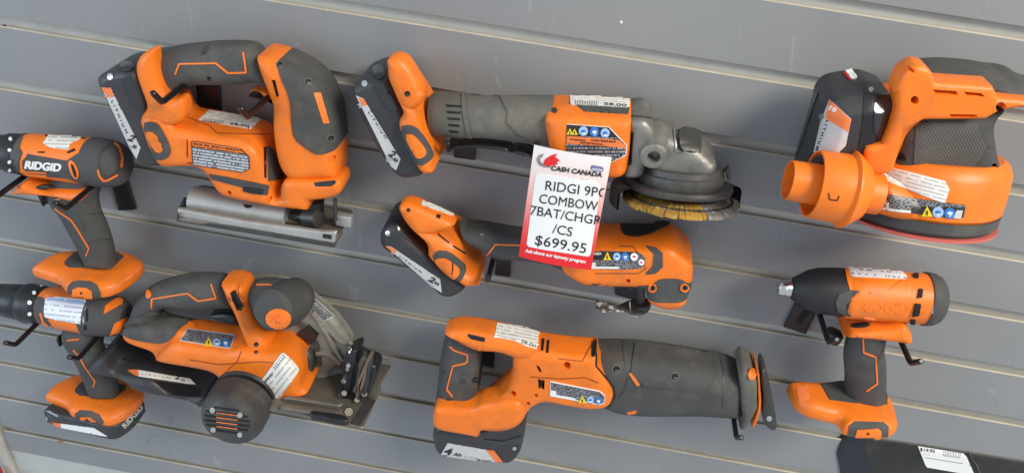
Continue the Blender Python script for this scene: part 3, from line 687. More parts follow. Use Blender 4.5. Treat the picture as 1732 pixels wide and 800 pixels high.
    drape(T, 'spindle_lock', 'dsteel', P('K', '420,268 520,280 538,300 536,385 520,398 430,378 418,350'), .0050, 'gh', 1, thick=.003)
    stroke(T, 'lock_rim', 'cast', P('K', '398,262 525,272 552,300 550,405 530,410 412,384'), 3.4, .0014, 'gh', None, True)
    bc = at(*q('K', 285, 388), D+.028)
    lathe(T, 'handle_socket', 'cast', bc + Vector((0, .03, 0)), bc + Vector((0, -.012, 0)), [(0, .018), (.55, .0165), (.8, .0135), (.97, .0125), (1, .0105), (1, .0062), (.7, .0055), (.7, 0)], key='hs', caps=False)
    drape(T, 'socket_web', 'cast', P('K', '285,330 360,340 372,380 350,425 285,440'), .003, 'gh', 1, thick=.002)
    for x, y in ((232, 505), (320, 512), (575, 535)): screw(T, 'K', x, y, 12, None, 'steel')
    # collar, guard and flap disc about the spindle
    c = at(*q('K', 442, 622), D); zx = Vector((math.cos(.10), 0, math.sin(.10))); nz = Vector((-math.sin(.10), .26, math.cos(.10))).normalized(); fr_ = -(nz.cross(zx)).normalized()
    cc = at(*q('K', 432, 538), D)
    lathe(T, 'collar', 'castd', cc - nz*.006, cc + nz*.014, [(0, .0), (0, .042), (.12, .0435), (.62, .0430), (.7, .0405), (.95, .040), (1, .0385), (1, 0)], key='col')
    gcz = cc - nz*.008
    lathe(T, 'wheel_guard', 'castd', gcz - nz*.022, gcz, [(0, .0665), (.1, .068), (.75, .068), (.93, .066), (1, .062), (1, .0), (.95, .0), (.93, .060), (.8, .0655), (.06, .0655), (0, .0665)], a0=math.radians(-6), a1=math.radians(186), caps=False, upv=Vector((-.35, .94, 0)), key='guard')
    lathe(T, 'guard_plate', 'dsteel', cc - nz*.0095, cc - nz*.0035, [(0, .0), (0, .0525), (.5, .0532), (1, .051), (1, 0)], key='col')
    tube(T, 'guard_lever', 'castd', [at(*q('K', 610, 545), D-.005), at(*q('K', 660, 515), D-.004), at(*q('K', 700, 480), D-.002), at(*q('K', 712, 540), D-.002)], [.004, .005, .005, .003], sq=.6)
    # flap disc: overlapping abrasive flaps, half yellow and half grey
    R0, RI = .0590, .022; dz = c - nz*.002
    for part, (m_, n0, n1) in enumerate((('flap', 0, 40), ('flap2', 40, 60))):
        V, F = [], []
        for i in range(n0, n1):
            t0 = math.radians(62) + 2*math.pi*(i+random.uniform(-.25, .25))/60; t1 = t0 + 2*math.pi/60*1.9; b = len(V); j = random.uniform(-.0022, .0012)
            for r_, zz in ((RI, 0), (R0*.72, .001), (R0+j, -.0055)):
                for tt, lift in ((t0, .0), (t1, .0011)): V.append(dz + zx*(r_*math.cos(tt)) + fr_*(r_*math.sin(tt)) + nz*(zz+lift))
            V += [v - nz*.0035 for v in V[b:b+6]]
            for f in ((0, 2, 3, 1), (2, 4, 5, 3), (4, 10, 11, 5), (0, 6, 8, 2), (2, 8, 10, 4), (1, 3, 9, 7), (3, 5, 11, 9)): F.append([b+x for x in f])
        me = mk('flap_disc', V, F, 30); T.add('flap_disc' if part == 0 else 'worn_flaps', me, m_)
    lathe(T, 'disc_backing', 'dsteel', dz - nz*.004, dz - nz*.001, [(0, 0), (0, .052), (1, .052), (1, 0)])
grinder()

# ------------------------------------------------------------------ oscillating multi-tool
def multitool():
    D = .046
    T = Tool('oscillating_tool', 'orange oscillating multi-tool with a paint-splashed scraper blade, half behind the price tag', 'oscillating tool', at(*q('C', 700, 450), D), 'orange cordless power tools')
    battery_side(T, 'S', '6,340 24,290 60,264 110,250 155,262 210,330 300,420 350,475 480,590 622,692 600,730 540,765 490,776 445,765 400,726 100,472 14,412', D-.006, .062,
        '54,404! 92,410! 440,640! 452,735! 380,690!', ['112,282 150,262 350,380 350,440 325,455 262,410', '88,225 136,186 165,232 118,268'], [(70, 314, 17), (97, 458, 16), (380, 688, 16)],
        ('2', 350, 644, 395, 668, 38, 390, 662, 428, 684, 20), '54,404! 94,412! 135,440! 110,452!', (150, 478, 305, 594, 11))
    clam(T, 'battery_housing', 'orange', P('S', '152,125 165,80 195,48 228,36 300,58 330,74 450,130 640,213 652,330 665,402 742,440 777,522 720,592 655,690 625,697 480,592 345,472 357,425 340,372 240,290 170,202'), D, .072, .018, .015,
        pits=[pit('S', 215, 150, 22, .006), (P('S', '412,176! 445,180! 442,212! 410,206!'), .008), (P('S', '425,312! 510,378! 505,390! 420,326!'), .006), (P('S', '535,396! 630,455! 622,466! 530,410!'), .006), pit('S', 712, 566, 13, .006)], key='housing')
    clam(T, 'housing_end', 'orange', P('S', '150,135 164,84 195,50 230,38 300,60 332,76 450,132 560,180 560,260~ 420,310~ 290,330~ 240,290 172,205'), D+.019, .030, .012, .009, key='housing')
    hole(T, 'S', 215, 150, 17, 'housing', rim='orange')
    for s_ in ('414,178! 443,182! 440,210! 412,204!', '425,314! 508,379! 503,388! 421,326!', '535,398! 626,455! 620,464! 531,410!'): drape(T, 'dark_slot', 'cavity', P('S', s_), .0004, 'housing', 0, jump=.03)
    drape(T, 'rubber_bumper', 'rubber', P('S', '378,484 420,436 500,438 600,515 622,560 618,600 585,658 560,650 480,590'), .0012, 'housing')
    drape(T, 'bumper_inset', 'orange', P('S', '400,500 440,484 490,490 560,545 576,580 556,640 520,620 450,560'), .0024, 'housing')
    stroke(T, 'bumper_groove', 'cavity', P('S', '525,515! 526,596!'), 2.0, .0028, 'housing'); screw(T, 'S', 495, 552, 9, 'housing', 'cavity')
    drape(T, 'price_sticker', 'sticker', P('S', '305,94 320,80 430,126 545,182 530,190 440,160 310,114'), .0008, 'housing', 0, uv=P('S', '300,74 600,205 290,112'), step=2.5, jump=.04)
    clam(T, 'neck_grip', 'rubber', P('C', '400,345~ 436,338 520,342 620,363 720,374 900,378 1010,378 1015,562 870,572 800,532 660,517 560,513 525,492 480,462~ 410,430~'), D, .046, .018, .016, pits=[pit('C', 506, 403, 13, .004)], key='neck')
    screw(T, 'C', 506, 404, 10, 'neck', 'steel')
    stroke(T, 'accent_line', 'orange_clean', P('C', '524,498! 562,449! 690,453!'), 2.6, .001, 'neck')
    # gear head
    hd = clam(T, 'head_shell', 'orange', P('P', '-130,95 60,78 160,72 300,80 560,76 596,66 640,62! 695,72! 822,178! 837,222 834,480 818,540 806,640 800,682 770,712 690,727 610,716 550,692 508,660 498,600 500,556 270,552 60,547 0,524 -60,492 -124,442'), D+.004, .066, .012, .010,
        regions=[('head_bumper', 'rubber', P('P', '545,535! 600,490 680,488 762,490 815,528! 900,560! 880,655! 800,662 755,668 520,665 440,650! 440,550!'), .0010)],
        pits=[pit('P', 368, 510, 18, .006), (P('P', '425,182! 475,182! 470,235! 450,232! 424,205!'), .006)], key='head')[-1]
    for x, y in ((550, 562), (788, 560)):
        drape(T, 'screw_boss', 'orange', disc_px(*q('P', x, y), 7), .0016, 'head', 0, step=2); drape(T, 'screw_hole', 'cavity', disc_px(*q('P', x+3, y-5), 4), .0022, 'head', 0, step=2)
    drape(T, 'slide_switch', 'black', P('P', '302,82 330,70 560,74 650,68 690,84 605,122 522,165 430,182 345,170 318,140'), .0020, 'head', parent=hd)
    drape(T, 'rubber_chevron', 'rubber', P('P', '500,250! 572,262! 626,302! 626,405! 575,452! 510,462! 498,452! 552,400! 558,310!'), .0010, 'head', 0, parent=hd)
    lab = drape(T, 'information_label', 'dense', P('P', '60,285 440,292 495,335 492,388 450,425 60,420'), .0007, 'head', 1, uv=P('P', '60,285 495,285 60,420'), step=2.5, parent=hd)
    drape(T, 'label_top', 'labelblack', P('P', '80,290! 440,296! 440,352! 80,352!'), .0011, 'head', 0, parent=lab, step=2.5)
    drape(T, 'label_strip', 'white', P('P', '85,368! 122,370! 120,400! 300,402! 300,416! 82,414!'), .0013, 'head', 0, parent=lab, step=2.5)
    icons(T, 'P', [('y', 210, 326, 30), ('w', 282, 328, 28), ('b', 345, 330, 30), ('r', 412, 330, 28), ('r', 466, 368, 22)], lab, 'head', .0015)
    words(T, 'label_lettering', 'white', 'RIDGID', 'P', 60, 316, 165, 316, 18, .0015, 'head', lab, bold=.03)
    stroke(T, 'shell_seam', 'castd', P('P', '300,250! 410,256! 500,420! 440,455! 120,455!'), .9, .0005, 'head')
    drape(T, 'clamp_lever', 'castd', P('P', '62,532 220,535 205,560 90,556'), .0016, 'head', 1)
    a = at(*q('P', 462, 540), D+.008); b = at(*q('P', 462, 700), D+.010)
    lathe(T, 'spindle', 'dsteel', a, b, [(0, .005), (.8, .005), (.82, .011), (1, .011), (1, 0)])
    pl = flat_plane(*q('P', 460, 700), D+.010)
    clam(T, 'blade_mount', 'dsteel', P('P', '290,690 385,652 440,640 510,690 545,718 480,772 400,776 360,745 300,735'), 0, .0030, .001, .001, plane=pl)
    clam(T, 'scraper_blade', 'scraped', P('P', '118,650! 165,652 180,668 290,688! 370,690! 360,745! 290,742 160,750! 128,748!'), -.001, .0016, .0005, .0005, plane=pl)
    tube(T, 'blade_rim', 'steel', [at(*q('P', x, y), D+.022) for x, y in ((378, 665), (382, 720), (395, 768), (440, 778))], .0009)
multitool()

# ------------------------------------------------------------------ random orbit sander
def sander():
    D = .070
    T = Tool('orbital_sander', 'orange and grey orbital sander with large battery and dust nozzle, on the right wall', 'sander', at(*q('D', 650, 640), D), 'orange cordless power tools')
    b = clam(T, 'battery_pack', 'casing', P('D', '108,668 104,640 118,440 165,300 196,190 200,150 232,106 280,94 370,80 400,90 510,130 534,160 532,235 490,385 460,480 430,560 380,640 200,670'), D-.004, .080, .014, .012, p=1.2,
        key='battery_pack')[-1]
    lab = drape(T, 'battery_label', 'silverlabel', P('D', '268,210! 352,286! 330,392! 300,420! 205,420! 232,300!'), .0007, 'battery_pack', 0, parent=b)
    drape(T, 'orange_band', 'orange_pale', P('D', '270,213! 350,287! 340,336! 312,318! 252,282!'), .0011, 'battery_pack', 0, parent=lab)
    words(T, 'voltage_lettering', 'white', '18', 'D', 266, 248, 290, 260, 18, .0015, 'battery_pack', lab, bold=.02)
    words(T, 'chemistry_lettering', 'ink', 'L I T H I U M', 'D', 256, 290, 213, 408, 10, .0012, 'battery_pack', lab, up=(1, .25), bold=.015)
    drape(T, 'release_latch', 'gloss', P('D', '438,210 470,200 520,175 522,240 486,372 445,370'), .0016, 'battery_pack', parent=b)
    drape(T, 'latch_rim', 'black', P('D', '405,150! 450,140 520,140 532,170 520,240 480,380 455,395 400,445! 375,430! 398,300!'), .0008, 'battery_pack', parent=b)
    for x, y, r in ((430, 172, 10), (237, 276, 11)): screw(T, 'D', x, y, r, 'battery_pack', parent=b)
    drape(T, 'battery_side_strip', 'gloss', P('D', '196,185! 222,180! 172,330! 138,430! 122,440! 150,330!'), .0009, 'battery_pack', 0, parent=b)
    words(T, 'battery_lettering', 'white', 'RIDGID', 'D', 330, 97, 354, 130, 26, .0012, 'battery_pack', b, up=(1, -.3), bold=.02)
    stroke(T, 'battery_accent', 'red', P('D', '322,102! 348,130!'), 1.8, .0012, 'battery_pack', b)
    # upper frame, palm grip, motor body, base
    clam(T, 'battery_mount', 'orange', P('D', '518,260 530,235 560,225 600,220 640,240 645,295 590,335 560,400 515,490 470,510 398,520 392,470 415,400 480,386 505,330 532,250 524,200'), D-.002, .060, .010, .008, rule='front', key='frame')
    clam(T, 'body_frame', 'orange', P('D', '524,182! 546,126 580,88 616,74! 650,78 674,98 690,140! 770,146! 915,156! 940,202! 1000,206 1160,222! 1160,262! 1040,238 945,252! 885,287! 640,289! 562,334! 545,400! 522,490! 470,512 402,512! 392,470! 415,400! 480,386! 506,330! 532,250! 534,180!'), D+.029, .028, .005, .0045, rule='front',
        pits=[pit('D', 605, 211, 17, .010), (P('D', '560,70! 578,78! 576,94! 558,86!'), .006), (P('D', '586,84! 606,90! 604,104! 584,98!'), .006), (P('D', '672,168! 770,174! 782,192! 690,186!'), .006), (P('D', '800,177! 868,183! 886,198! 812,193!'), .006), (P('D', '735,266! 860,268! 850,282! 752,282!'), .006), pit('D', 948, 240, 22, .008)], key='frame')
    clam(T, 'palm_grip', 'rubber', P('D', '590,52 622,40 720,36 850,48 950,74 1010,108 1060,150 1160,200! 1160,246! 1040,222 950,212 920,190 770,180 680,150 650,80'), D-.004, .080, .022, .018, key='palm')
    clam(T, 'motor_body', 'rubber', P('D', '650,262 900,262 968,250 972,262 936,295 926,340 942,430 966,540 968,590 900,610 700,580 515,520 526,470 548,390 562,332 640,286'), D+.010, .044, .016, .012, rule='front',
        pits=[pit('D', 557, 446, 17, .008), pit('D', 923, 480, 15, .008)], key='motor')
    for s_ in ('685,346! 845,356! 880,395! 920,400!', '670,465! 830,472! 880,500! 930,505!'): stroke(T, 'body_crease', 'castd', P('D', s_), 1.6, .0006, 'motor')
    MT['knurl'] = knurl(); drape(T, 'knurled_pad', 'knurl', P('D', '612,300! 850,300! 890,395! 850,470! 820,500! 600,462!'), .0008, 'motor', 0)
    # round base about the vertical spindle
    base = at(*q('D', 622, 664), D-.004); m_ = mpp(*q('D', 650, 660), D)/2.353; R0 = 286*m_
    Zv = Vector((-math.sin(.11), .22, math.cos(.11))).normalized()
    bs = lathe(T, 'base_housing', 'orange', base + Zv*.012, base + Zv*.062, [(0, 0), (0, R0*.93), (.06, R0*.97), (.5, R0*.98), (.75, R0*.97), (.92, R0*.92), (1, R0*.84), (1, 0)], seg=64, key='base')
    lathe(T, 'backing_pad', 'rubber', base - Zv*.002, base + Zv*.012, [(0, 0), (0, R0*.90), (.3, R0*.955), (1, R0*.965), (1, 0)], seg=64)
    lathe(T, 'sanding_disc', 'sand', base - Zv*.0045, base - Zv*.0022, [(0, 0), (0, R0*.97), (1, R0*.975), (1, 0)], seg=64)
    # dust nozzle (points left)
    a, c = at(*q('D', 480, 590), .118), at(*q('D', 98, 528), .118); L = (c-a).length; m2 = mpp(*q('D', 260, 560), .118)/2.353
    s = lambda x: (480-x)/382.0
    k = lambda v: v*m2
    lathe(T, 'dust_nozzle', 'orange', a, c, [(s(462), 0), (s(462), k(80)), (s(410), k(80)), (s(395), k(110)), (s(345), k(150)), (s(335), k(156)), (s(330), k(156)), (s(322), k(140)), (s(200), k(136)), (s(196), k(134)), (s(196), k(126)), (s(300), k(124)), (s(300), k(84)), (s(110), k(80)), (s(100), k(79)), (s(100), k(72)), (s(180), k(70)), (s(260), k(66)), (s(260), 0)], seg=56, caps=False, key='nozzle')
    stroke(T, 'lock_mark', 'cavity', P('D', '262,580! 266,606! 296,610! 304,592!'), 1.6, .0006, 'nozzle')
    clam(T, 'nozzle_duct', 'orange', P('D', '452,480 520,500 640,560 650,690 600,700 440,662 420,560'), .100, .05, .02, .017, key='base')
    st = drape(T, 'price_sticker', 'sticker', P('a', '110,20! 320,30! 640,110 1030,215 1085,320 1030,500 980,500! 180,190!'), .0007, 'base motor', 0, uv=P('a', '110,20 1030,260 180,300'), step=2.5, jump=.03)
    lab = drape(T, 'information_label', 'dense', P('a', '165,385! 1305,535! 1275,690 1235,725! 560,640! 120,590!'), .0007, 'base', 0, uv=P('a', '165,385 1305,535 120,610'), step=2.5, jump=.03)
    drape(T, 'label_panel', 'labelblack', P('a', '600,550! 1285,570! 1270,690! 1230,720! 560,640! 565,590!'), .0011, 'base', 0, parent=lab, step=2.5)
    drape(T, 'label_strip', 'white', P('a', '125,500! 270,500! 268,575! 560,610! 555,638! 120,588!'), .0011, 'base', 0, parent=lab, step=2.5)
    drape(T, 'label_code', 'greyink', P('a', '165,510! 240,515! 238,562! 162,560!'), .0014, 'base', 0, parent=lab, step=2.5)
    icons(T, 'a', [('y', 785, 620, 75), ('w', 930, 625, 75), ('b', 1085, 640, 75)], lab, 'base', .0016)
    drape(T, 'safety_mark', 'silverlabel', P('a', '1175,600! 1260,600! 1230,718! 1130,705!'), .0016, 'base', 0, parent=lab, step=2.5)
def knurl():
    m = mat('knurled_rubber', (.10, .097, .088), .7, dirt=.5, dirtcol=(.17, .15, .11), var=.1, spec=.35); nt = m.node_tree; N = nt.nodes; L = nt.links
    tc = N.new('ShaderNodeTexCoord'); w = []
    for sx in (1, -1):
        mp = N.new('ShaderNodeMapping'); mp.inputs['Rotation'].default_value = (0, math.radians(45*sx), 0); L.new(tc.outputs['Object'], mp.inputs[0])
        x = N.new('ShaderNodeTexWave'); x.inputs['Scale'].default_value = 150; x.bands_direction = 'X'; L.new(mp.outputs[0], x.inputs[0]); w.append(x.outputs['Fac'])
    a = N.new('ShaderNodeMath'); a.operation = 'MULTIPLY'; L.new(w[0], a.inputs[0]); L.new(w[1], a.inputs[1])
    bp = N.new('ShaderNodeBump'); bp.inputs['Strength'].default_value = .8; bp.inputs['Distance'].default_value = .0008; L.new(a.outputs[0], bp.inputs['Height']); L.new(bp.outputs[0], N['Principled BSDF'].inputs['Normal'])
    return m
sander()

# ------------------------------------------------------------------ two pistol drills at the left edge
def u_bumper(T, f, outer, inner, on, hole):
    a = drape(T, 'rubber_bumper', 'rubber', P(f, outer), .0012, on)
    drape(T, 'bumper_inset', 'orange', P(f, inner), .0024, on)
    if hole: drape(T, 'screw_hole', 'cavity', disc_px(*q(f, hole[0], hole[1]), 1.8), .0030, on, 0, step=1.5)
def drill():
    D = .048; f = 'E'
    T = Tool('drill', 'orange and grey drill without battery, rounded rear cap, upper of the two pistol drills', 'drill', at(*q(f, 400, 640), D), 'orange cordless power tools')
    m_ = mpp(*q(f, 250, 180), D)/2.581; k = lambda v: v*m_
    a, b = at(*q(f, 545, 205), D), at(*q(f, 60, 154), D); S = lambda x: (545-x)/485.0
    # chuck and clutch ring run out of the left edge
    a2 = at(*q(f, 126, 161), D); b2 = at(*q(f, -130, 134), D)
    lathe(T, 'clutch_ring', 'black', a2, b2, [(0, k(94)), (.05, k(94)), (.08, k(88)), (.10, k(90)), (.30, k(88)), (.32, k(80)), (.36, k(78))], key='ring')
    lathe(T, 'chuck', 'black', a2, b2, [(.34, k(76)), (.40, k(78)), (.75, k(70)), (1, k(50)), (1, 0)], key='chuck', seg=36)
    for y, r in ((92, 6), (140, 6), (192, 6), (228, 5)): drape(T, 'clutch_mark', 'white', disc_px(*q(f, 42 if y != 92 else 46, y), r/2.0), .0008, 'ring', 0, step=1.5)
    lathe(T, 'motor_housing', 'orange', a, b, [(S(430), k(98)), (S(400), k(104)), (S(330), k(102)), (S(200), k(98)), (S(150), k(97)), (S(132), k(94)), (S(120), k(88)), (S(120), 0)], seg=60, key='mh')
    lathe(T, 'rear_cap', 'rubber', a, b, [(0, 0), (0, k(62)), (.012, k(76)), (.035, k(88)), (.08, k(98)), (.14, k(104)), (.22, k(107)), (.28, k(106.5)), (.29, k(100))], seg=60, key='rear')
    # cap face: recessed bands and orange rim arcs
    stroke(T, 'cap_rim', 'orange_clean', P(f, '500,108! 520,128! 532,170! 528,215!'), 3.0, .0012, 'rear')
    stroke(T, 'cap_rim', 'orange_clean', P(f, '428,225! 436,255! 452,272! 470,270! 512,246!'), 3.0, .0012, 'rear')
    stroke(T, 'cap_groove', 'castd', P(f, '432,158! 480,118! 505,128! 522,180! 518,228! 470,262! 440,240! 430,190!'), 1.8, .0008, 'rear', None, True)
    for s_ in ('440,148! 482,114!', '455,270! 515,243!'): stroke(T, 'cap_slot', 'black', P(f, s_), 3.0, .0006, 'rear')
    # side panel with the maker's name
    drape(T, 'side_panel', 'rubber', P(f, '92,186! 118,156! 292,186! 345,152! 398,104! 432,84! 470,96! 440,300! 395,298! 330,276! 290,262! 124,246! 96,220!'), .0010, 'mh')
    stroke(T, 'panel_outline', 'orange_clean', P(f, '122,160! 96,188! 100,222! 126,243! 205,250!'), 2.0, .0022, 'mh')
    words(T, 'maker_lettering', 'white', 'RIDGID', f, 112, 216, 270, 230, 32, .0022, 'mh', bold=.035, slant=.1)
    stroke(T, 'name_underline', 'orange_clean', P(f, '122,232! 205,237!'), 1.6, .0022, 'mh')
    drape(T, 'vent_slot', 'orange_clean', P(f, '302,188 322,184 345,225 346,258 330,262 310,232'), .0024, 'mh')
    drape(T, 'vent_slot', 'cavity', P(f, '316,196 326,202 340,240 338,256 328,240'), .0032, 'mh')
    for s_ in ('196,72 215,58 245,54 248,68 220,80 200,82', '165,146! 196,146! 194,153! 168,152!', '290,150! 325,132! 330,142! 300,154!', '365,75! 385,80! 372,92! 356,88!'): drape(T, 'dark_slot', 'cavity', P(f, s_), .0006, 'mh', 1)
    drape(T, 'nose_collar', 'rubber', P(f, '44,112 60,92 86,72 118,60 96,90 84,130 100,150 92,165 82,200 86,240 60,246 46,200'), .0012, 'mh')
    st = drape(T, 'price_sticker', 'sticker', P(f, '188,112! 210,78! 240,56! 375,62! 352,90 306,112! 300,138! 225,132!'), .0010, 'mh', 0, uv=P(f, '188,56 375,62 188,132'), step=2.5)
    # pistol grip
    clam(T, 'lower_housing', 'orange', P(f, '104,262 200,262 330,270 420,296 425,312 330,322 240,318 190,326 160,310 112,292'), D+.004, .050, .010, .008)
    clam(T, 'pistol_grip', 'rubber', P(f, '206,318 215,262~ 330,240~ 415,250~ 428,300~ 434,340 440,400 470,460 500,550 512,630 500,660 380,655 365,625 325,540 285,470 255,415 222,385 206,345'), D, .037, .019, .016, key='grip', pits=[pit(f, 205, 352, 2, .0005)])
    stroke(T, 'accent_line', 'orange_clean', P(f, '240,395! 262,412! 310,444! 334,478! 388,568! 376,600!'), 2.0, .0009, 'grip')
    stroke(T, 'accent_line', 'orange_clean', P(f, '240,358! 300,335!'), 2.6, .0009, 'grip')
    for s_ in ('390,420! 440,412! 462,440!', '380,545! 440,528! 498,530!', '350,440 365,470 372,505'): stroke(T, 'grip_crease', 'castd', P(f, s_), 1.4, .0005, 'grip')
    clam(T, 'trigger', 'black', P(f, '146,308 200,300 222,306 216,350 212,392 184,390 174,352'), D, .018, .006, .005)
    clam(T, 'direction_switch', 'black', P(f, '150,300 200,292 222,298 214,312 160,314'), D+.019, .006, .002, .002, rule='front')
    # foot
    pl = flat_plane(*q(f, 400, 660), D)
    clam(T, 'foot', 'orange', P(f, '138,662 158,640 200,612 250,588 330,579 520,582 592,598 626,635 633,662 622,690 560,740 500,772 440,784 330,778 290,768 270,728 200,706 148,690'), 0, .022, .014, .008, plane=pl, key='foot',
        regions=[('foot_pad', 'rubber', P(f, '274,636 330,588! 380,575 510,586! 542,606! 485,662! 300,654!'), .0012)])
    u_bumper(T, f, '296,790! 298,735! 316,715! 345,709! 395,713! 425,728! 440,760! 440,795!', '318,800! 320,745! 345,738! 380,740! 402,752! 408,795!', 'foot', (358, 758))
    for s_ in ('476,746! 522,722! 524,732! 480,757!', '545,700! 578,675! 580,688! 550,712!', '590,664! 612,640! 614,652! 594,676!'): drape(T, 'foot_slot', 'orange_pale', P(f, s_), .0006, 'foot', 0)
drill()
def hammer_drill():
    D = .048; f = 'F'
    T = Tool('hammer_drill', 'drill with pale blue sticker and clipped-on battery, lower of the two pistol drills', 'drill', at(*q(f, 420, 600), D), 'orange cordless power tools')
    m_ = mpp(*q(f, 250, 240), D)/2.424; k = lambda v: v*m_
    a, b = at(*q(f, 520, 262), D), at(*q(f, 105, 196), D); S = lambda x: (520-x)/415.0
    a2 = at(*q(f, 192, 210), D); b2 = at(*q(f, -100, 172), D); S2 = lambda x: (145-x)/275.0
    lathe(T, 'chuck', 'black', a2, b2, [(S2(62), k(70)), (S2(50), k(74)), (S2(20), k(72)), (S2(-30), k(66)), (S2(-90), k(58)), (1, k(40)), (1, 0)], key='chuck', seg=40)
    lathe(T, 'clutch_ring', 'black', a2, b2, [(0, k(70)), (S2(132), k(78)), (S2(120), k(80)), (S2(95), k(80)), (S2(80), k(82)), (S2(66), k(80)), (S2(58), k(72))], key='ring', seg=40)
    for x, y, r in ((170, 126, 6), (140, 158, 7), (122, 198, 8), (122, 244, 7)): drape(T, 'clutch_mark', 'white', disc_px(*q(f, x, y), r/2.2), .0008, 'ring mh', 0, step=1.5)
    lathe(T, 'motor_housing', 'orange', a, b, [(S(430), k(84)), (S(400), k(88)), (S(300), k(88)), (S(240), k(85)), (S(210), k(80)), (S(190), k(74)), (S(190), 0)], seg=60, key='mh')
    drape(T, 'nose_panel', 'rubber', P(f, '132,190! 150,170 190,182! 184,240! 205,290 240,310! 200,305! 150,276!'), .0010, 'mh')
    lathe(T, 'rear_cap', 'rubber', a, b, [(0, 0), (0, k(52)), (.03, k(66)), (.08, k(76)), (.15, k(84)), (.23, k(90)), (.30, k(92)), (.36, k(91)), (.37, k(80))], seg=60, key='rear')
    for s_ in ('426,245! 432,212! 470,184! 506,176! 500,205!', '450,330! 490,318! 520,270! 522,255! 470,282!'): drape(T, 'cap_inset', 'orange', P(f, s_), .0012, 'rear', 1)
    for s_ in ('352,224! 362,222! 366,272! 356,276!', '345,290! 360,286! 358,310! 345,306!'): drape(T, 'dark_slot', 'cavity', P(f, s_), .0016, 'mh', 0)
    stroke(T, 'housing_rib', 'orange', P(f, '182,180! 240,170! 380,185!'), 3.5, .0016, 'mh')
    stroke(T, 'housing_rib', 'orange_clean', P(f, '168,240 180,280 215,305 330,325'), 3.0, .0016, 'mh')
    st = drape(T, 'price_sticker', 'sticker_blue', P(f, '190,170! 352,188! 355,205 345,286! 190,262 180,240'), .0012, 'mh', 1, uv=P(f, '185,170 355,188 180,265'), step=2.5)
    drape(T, 'sticker_band', 'ltblue', P(f, '200,178! 262,184! 262,196! 198,190!'), .0016, 'mh', 0, parent=st, step=2); drape(T, 'sticker_band', 'ltblue', P(f, '275,186! 345,194! 344,208! 274,200!'), .0016, 'mh', 0, parent=st, step=2)
    clam(T, 'pistol_grip', 'rubber', P(f, '248,330 262,278~ 330,270~ 400,282~ 414,338~ 422,365 445,410 475,480 492,545 480,590 370,590 345,525 315,450 282,395 258,365'), D, .036, .018, .015, key='grip')
    stroke(T, 'accent_line', 'orange_clean', P(f, '275,352! 325,347!'), 2.2, .0009, 'grip'); stroke(T, 'accent_line', 'orange_clean', P(f, '300,392! 322,412! 345,455! 390,520! 382,542!'), 2.0, .0009, 'grip')
    clam(T, 'trigger', 'black', P(f, '218,326 262,318 268,340 256,378 240,376 232,350'), D, .018, .006, .005)
    pl = flat_plane(*q(f, 410, 590), D)
    clam(T, 'foot', 'orange', P(f, '184,600 196,558 245,522 310,496 340,488 510,503 578,524 594,568 588,612 545,660 476,700 430,706 400,690 325,672 288,668 284,640 210,612'), 0, .022, .014, .008, plane=pl, key='foot',
        regions=[('foot_pad', 'rubber', P(f, '300,560 350,512! 470,528 518,540! 516,552! 470,592! 325,580!'), .0012)])
    u_bumper(T, f, '308,684! 310,650! 330,638! 370,640! 405,655! 424,682! 424,712!', '328,690! 332,664! 370,664! 396,684! 396,712!', 'foot', (360, 672))
    for s_ in ('470,676! 510,650! 512,660! 474,688!', '540,618! 580,585! 582,596! 546,630!'): drape(T, 'foot_slot', 'orange_pale', P(f, s_), .0006, 'foot', 0)
    pb = Plane(pl.o - Vector((0, 0, .020)), (1, 0, 0), (0, 1, 0))
    bt = clam(T, 'battery_pack', 'casing', P(f, '182,646 190,628 230,600 400,600 590,590 598,628 592,650 556,704 500,748 462,760 425,752 330,728 220,704 186,672'), 0, .028, .006, .0045, plane=pb, key='battery_pack')[-1]
    lb = drape(T, 'battery_label', 'white', P(f, '222,690! 250,693! 385,711! 440,745! 408,740! 236,706!'), .0008, 'battery_pack', 0, parent=bt, jump=.03)
    drape(T, 'orange_band', 'orange_pale', P(f, '216,688! 248,692! 252,706! 234,704!'), .0014, 'battery_pack', 0, parent=lb)
    drape(T, 'release_latch', 'gloss', P(f, '190,640! 245,645! 260,665! 200,662!'), .0014, 'battery_pack', 0, parent=bt)
    screw(T, f, 190, 672, 7, 'battery_pack', parent=bt)
    words(T, 'maker_lettering', 'silverlabel', 'RIDGID', f, 512, 712, 586, 628, 20, .0012, 'battery_pack', bt, bold=.03)
hammer_drill()

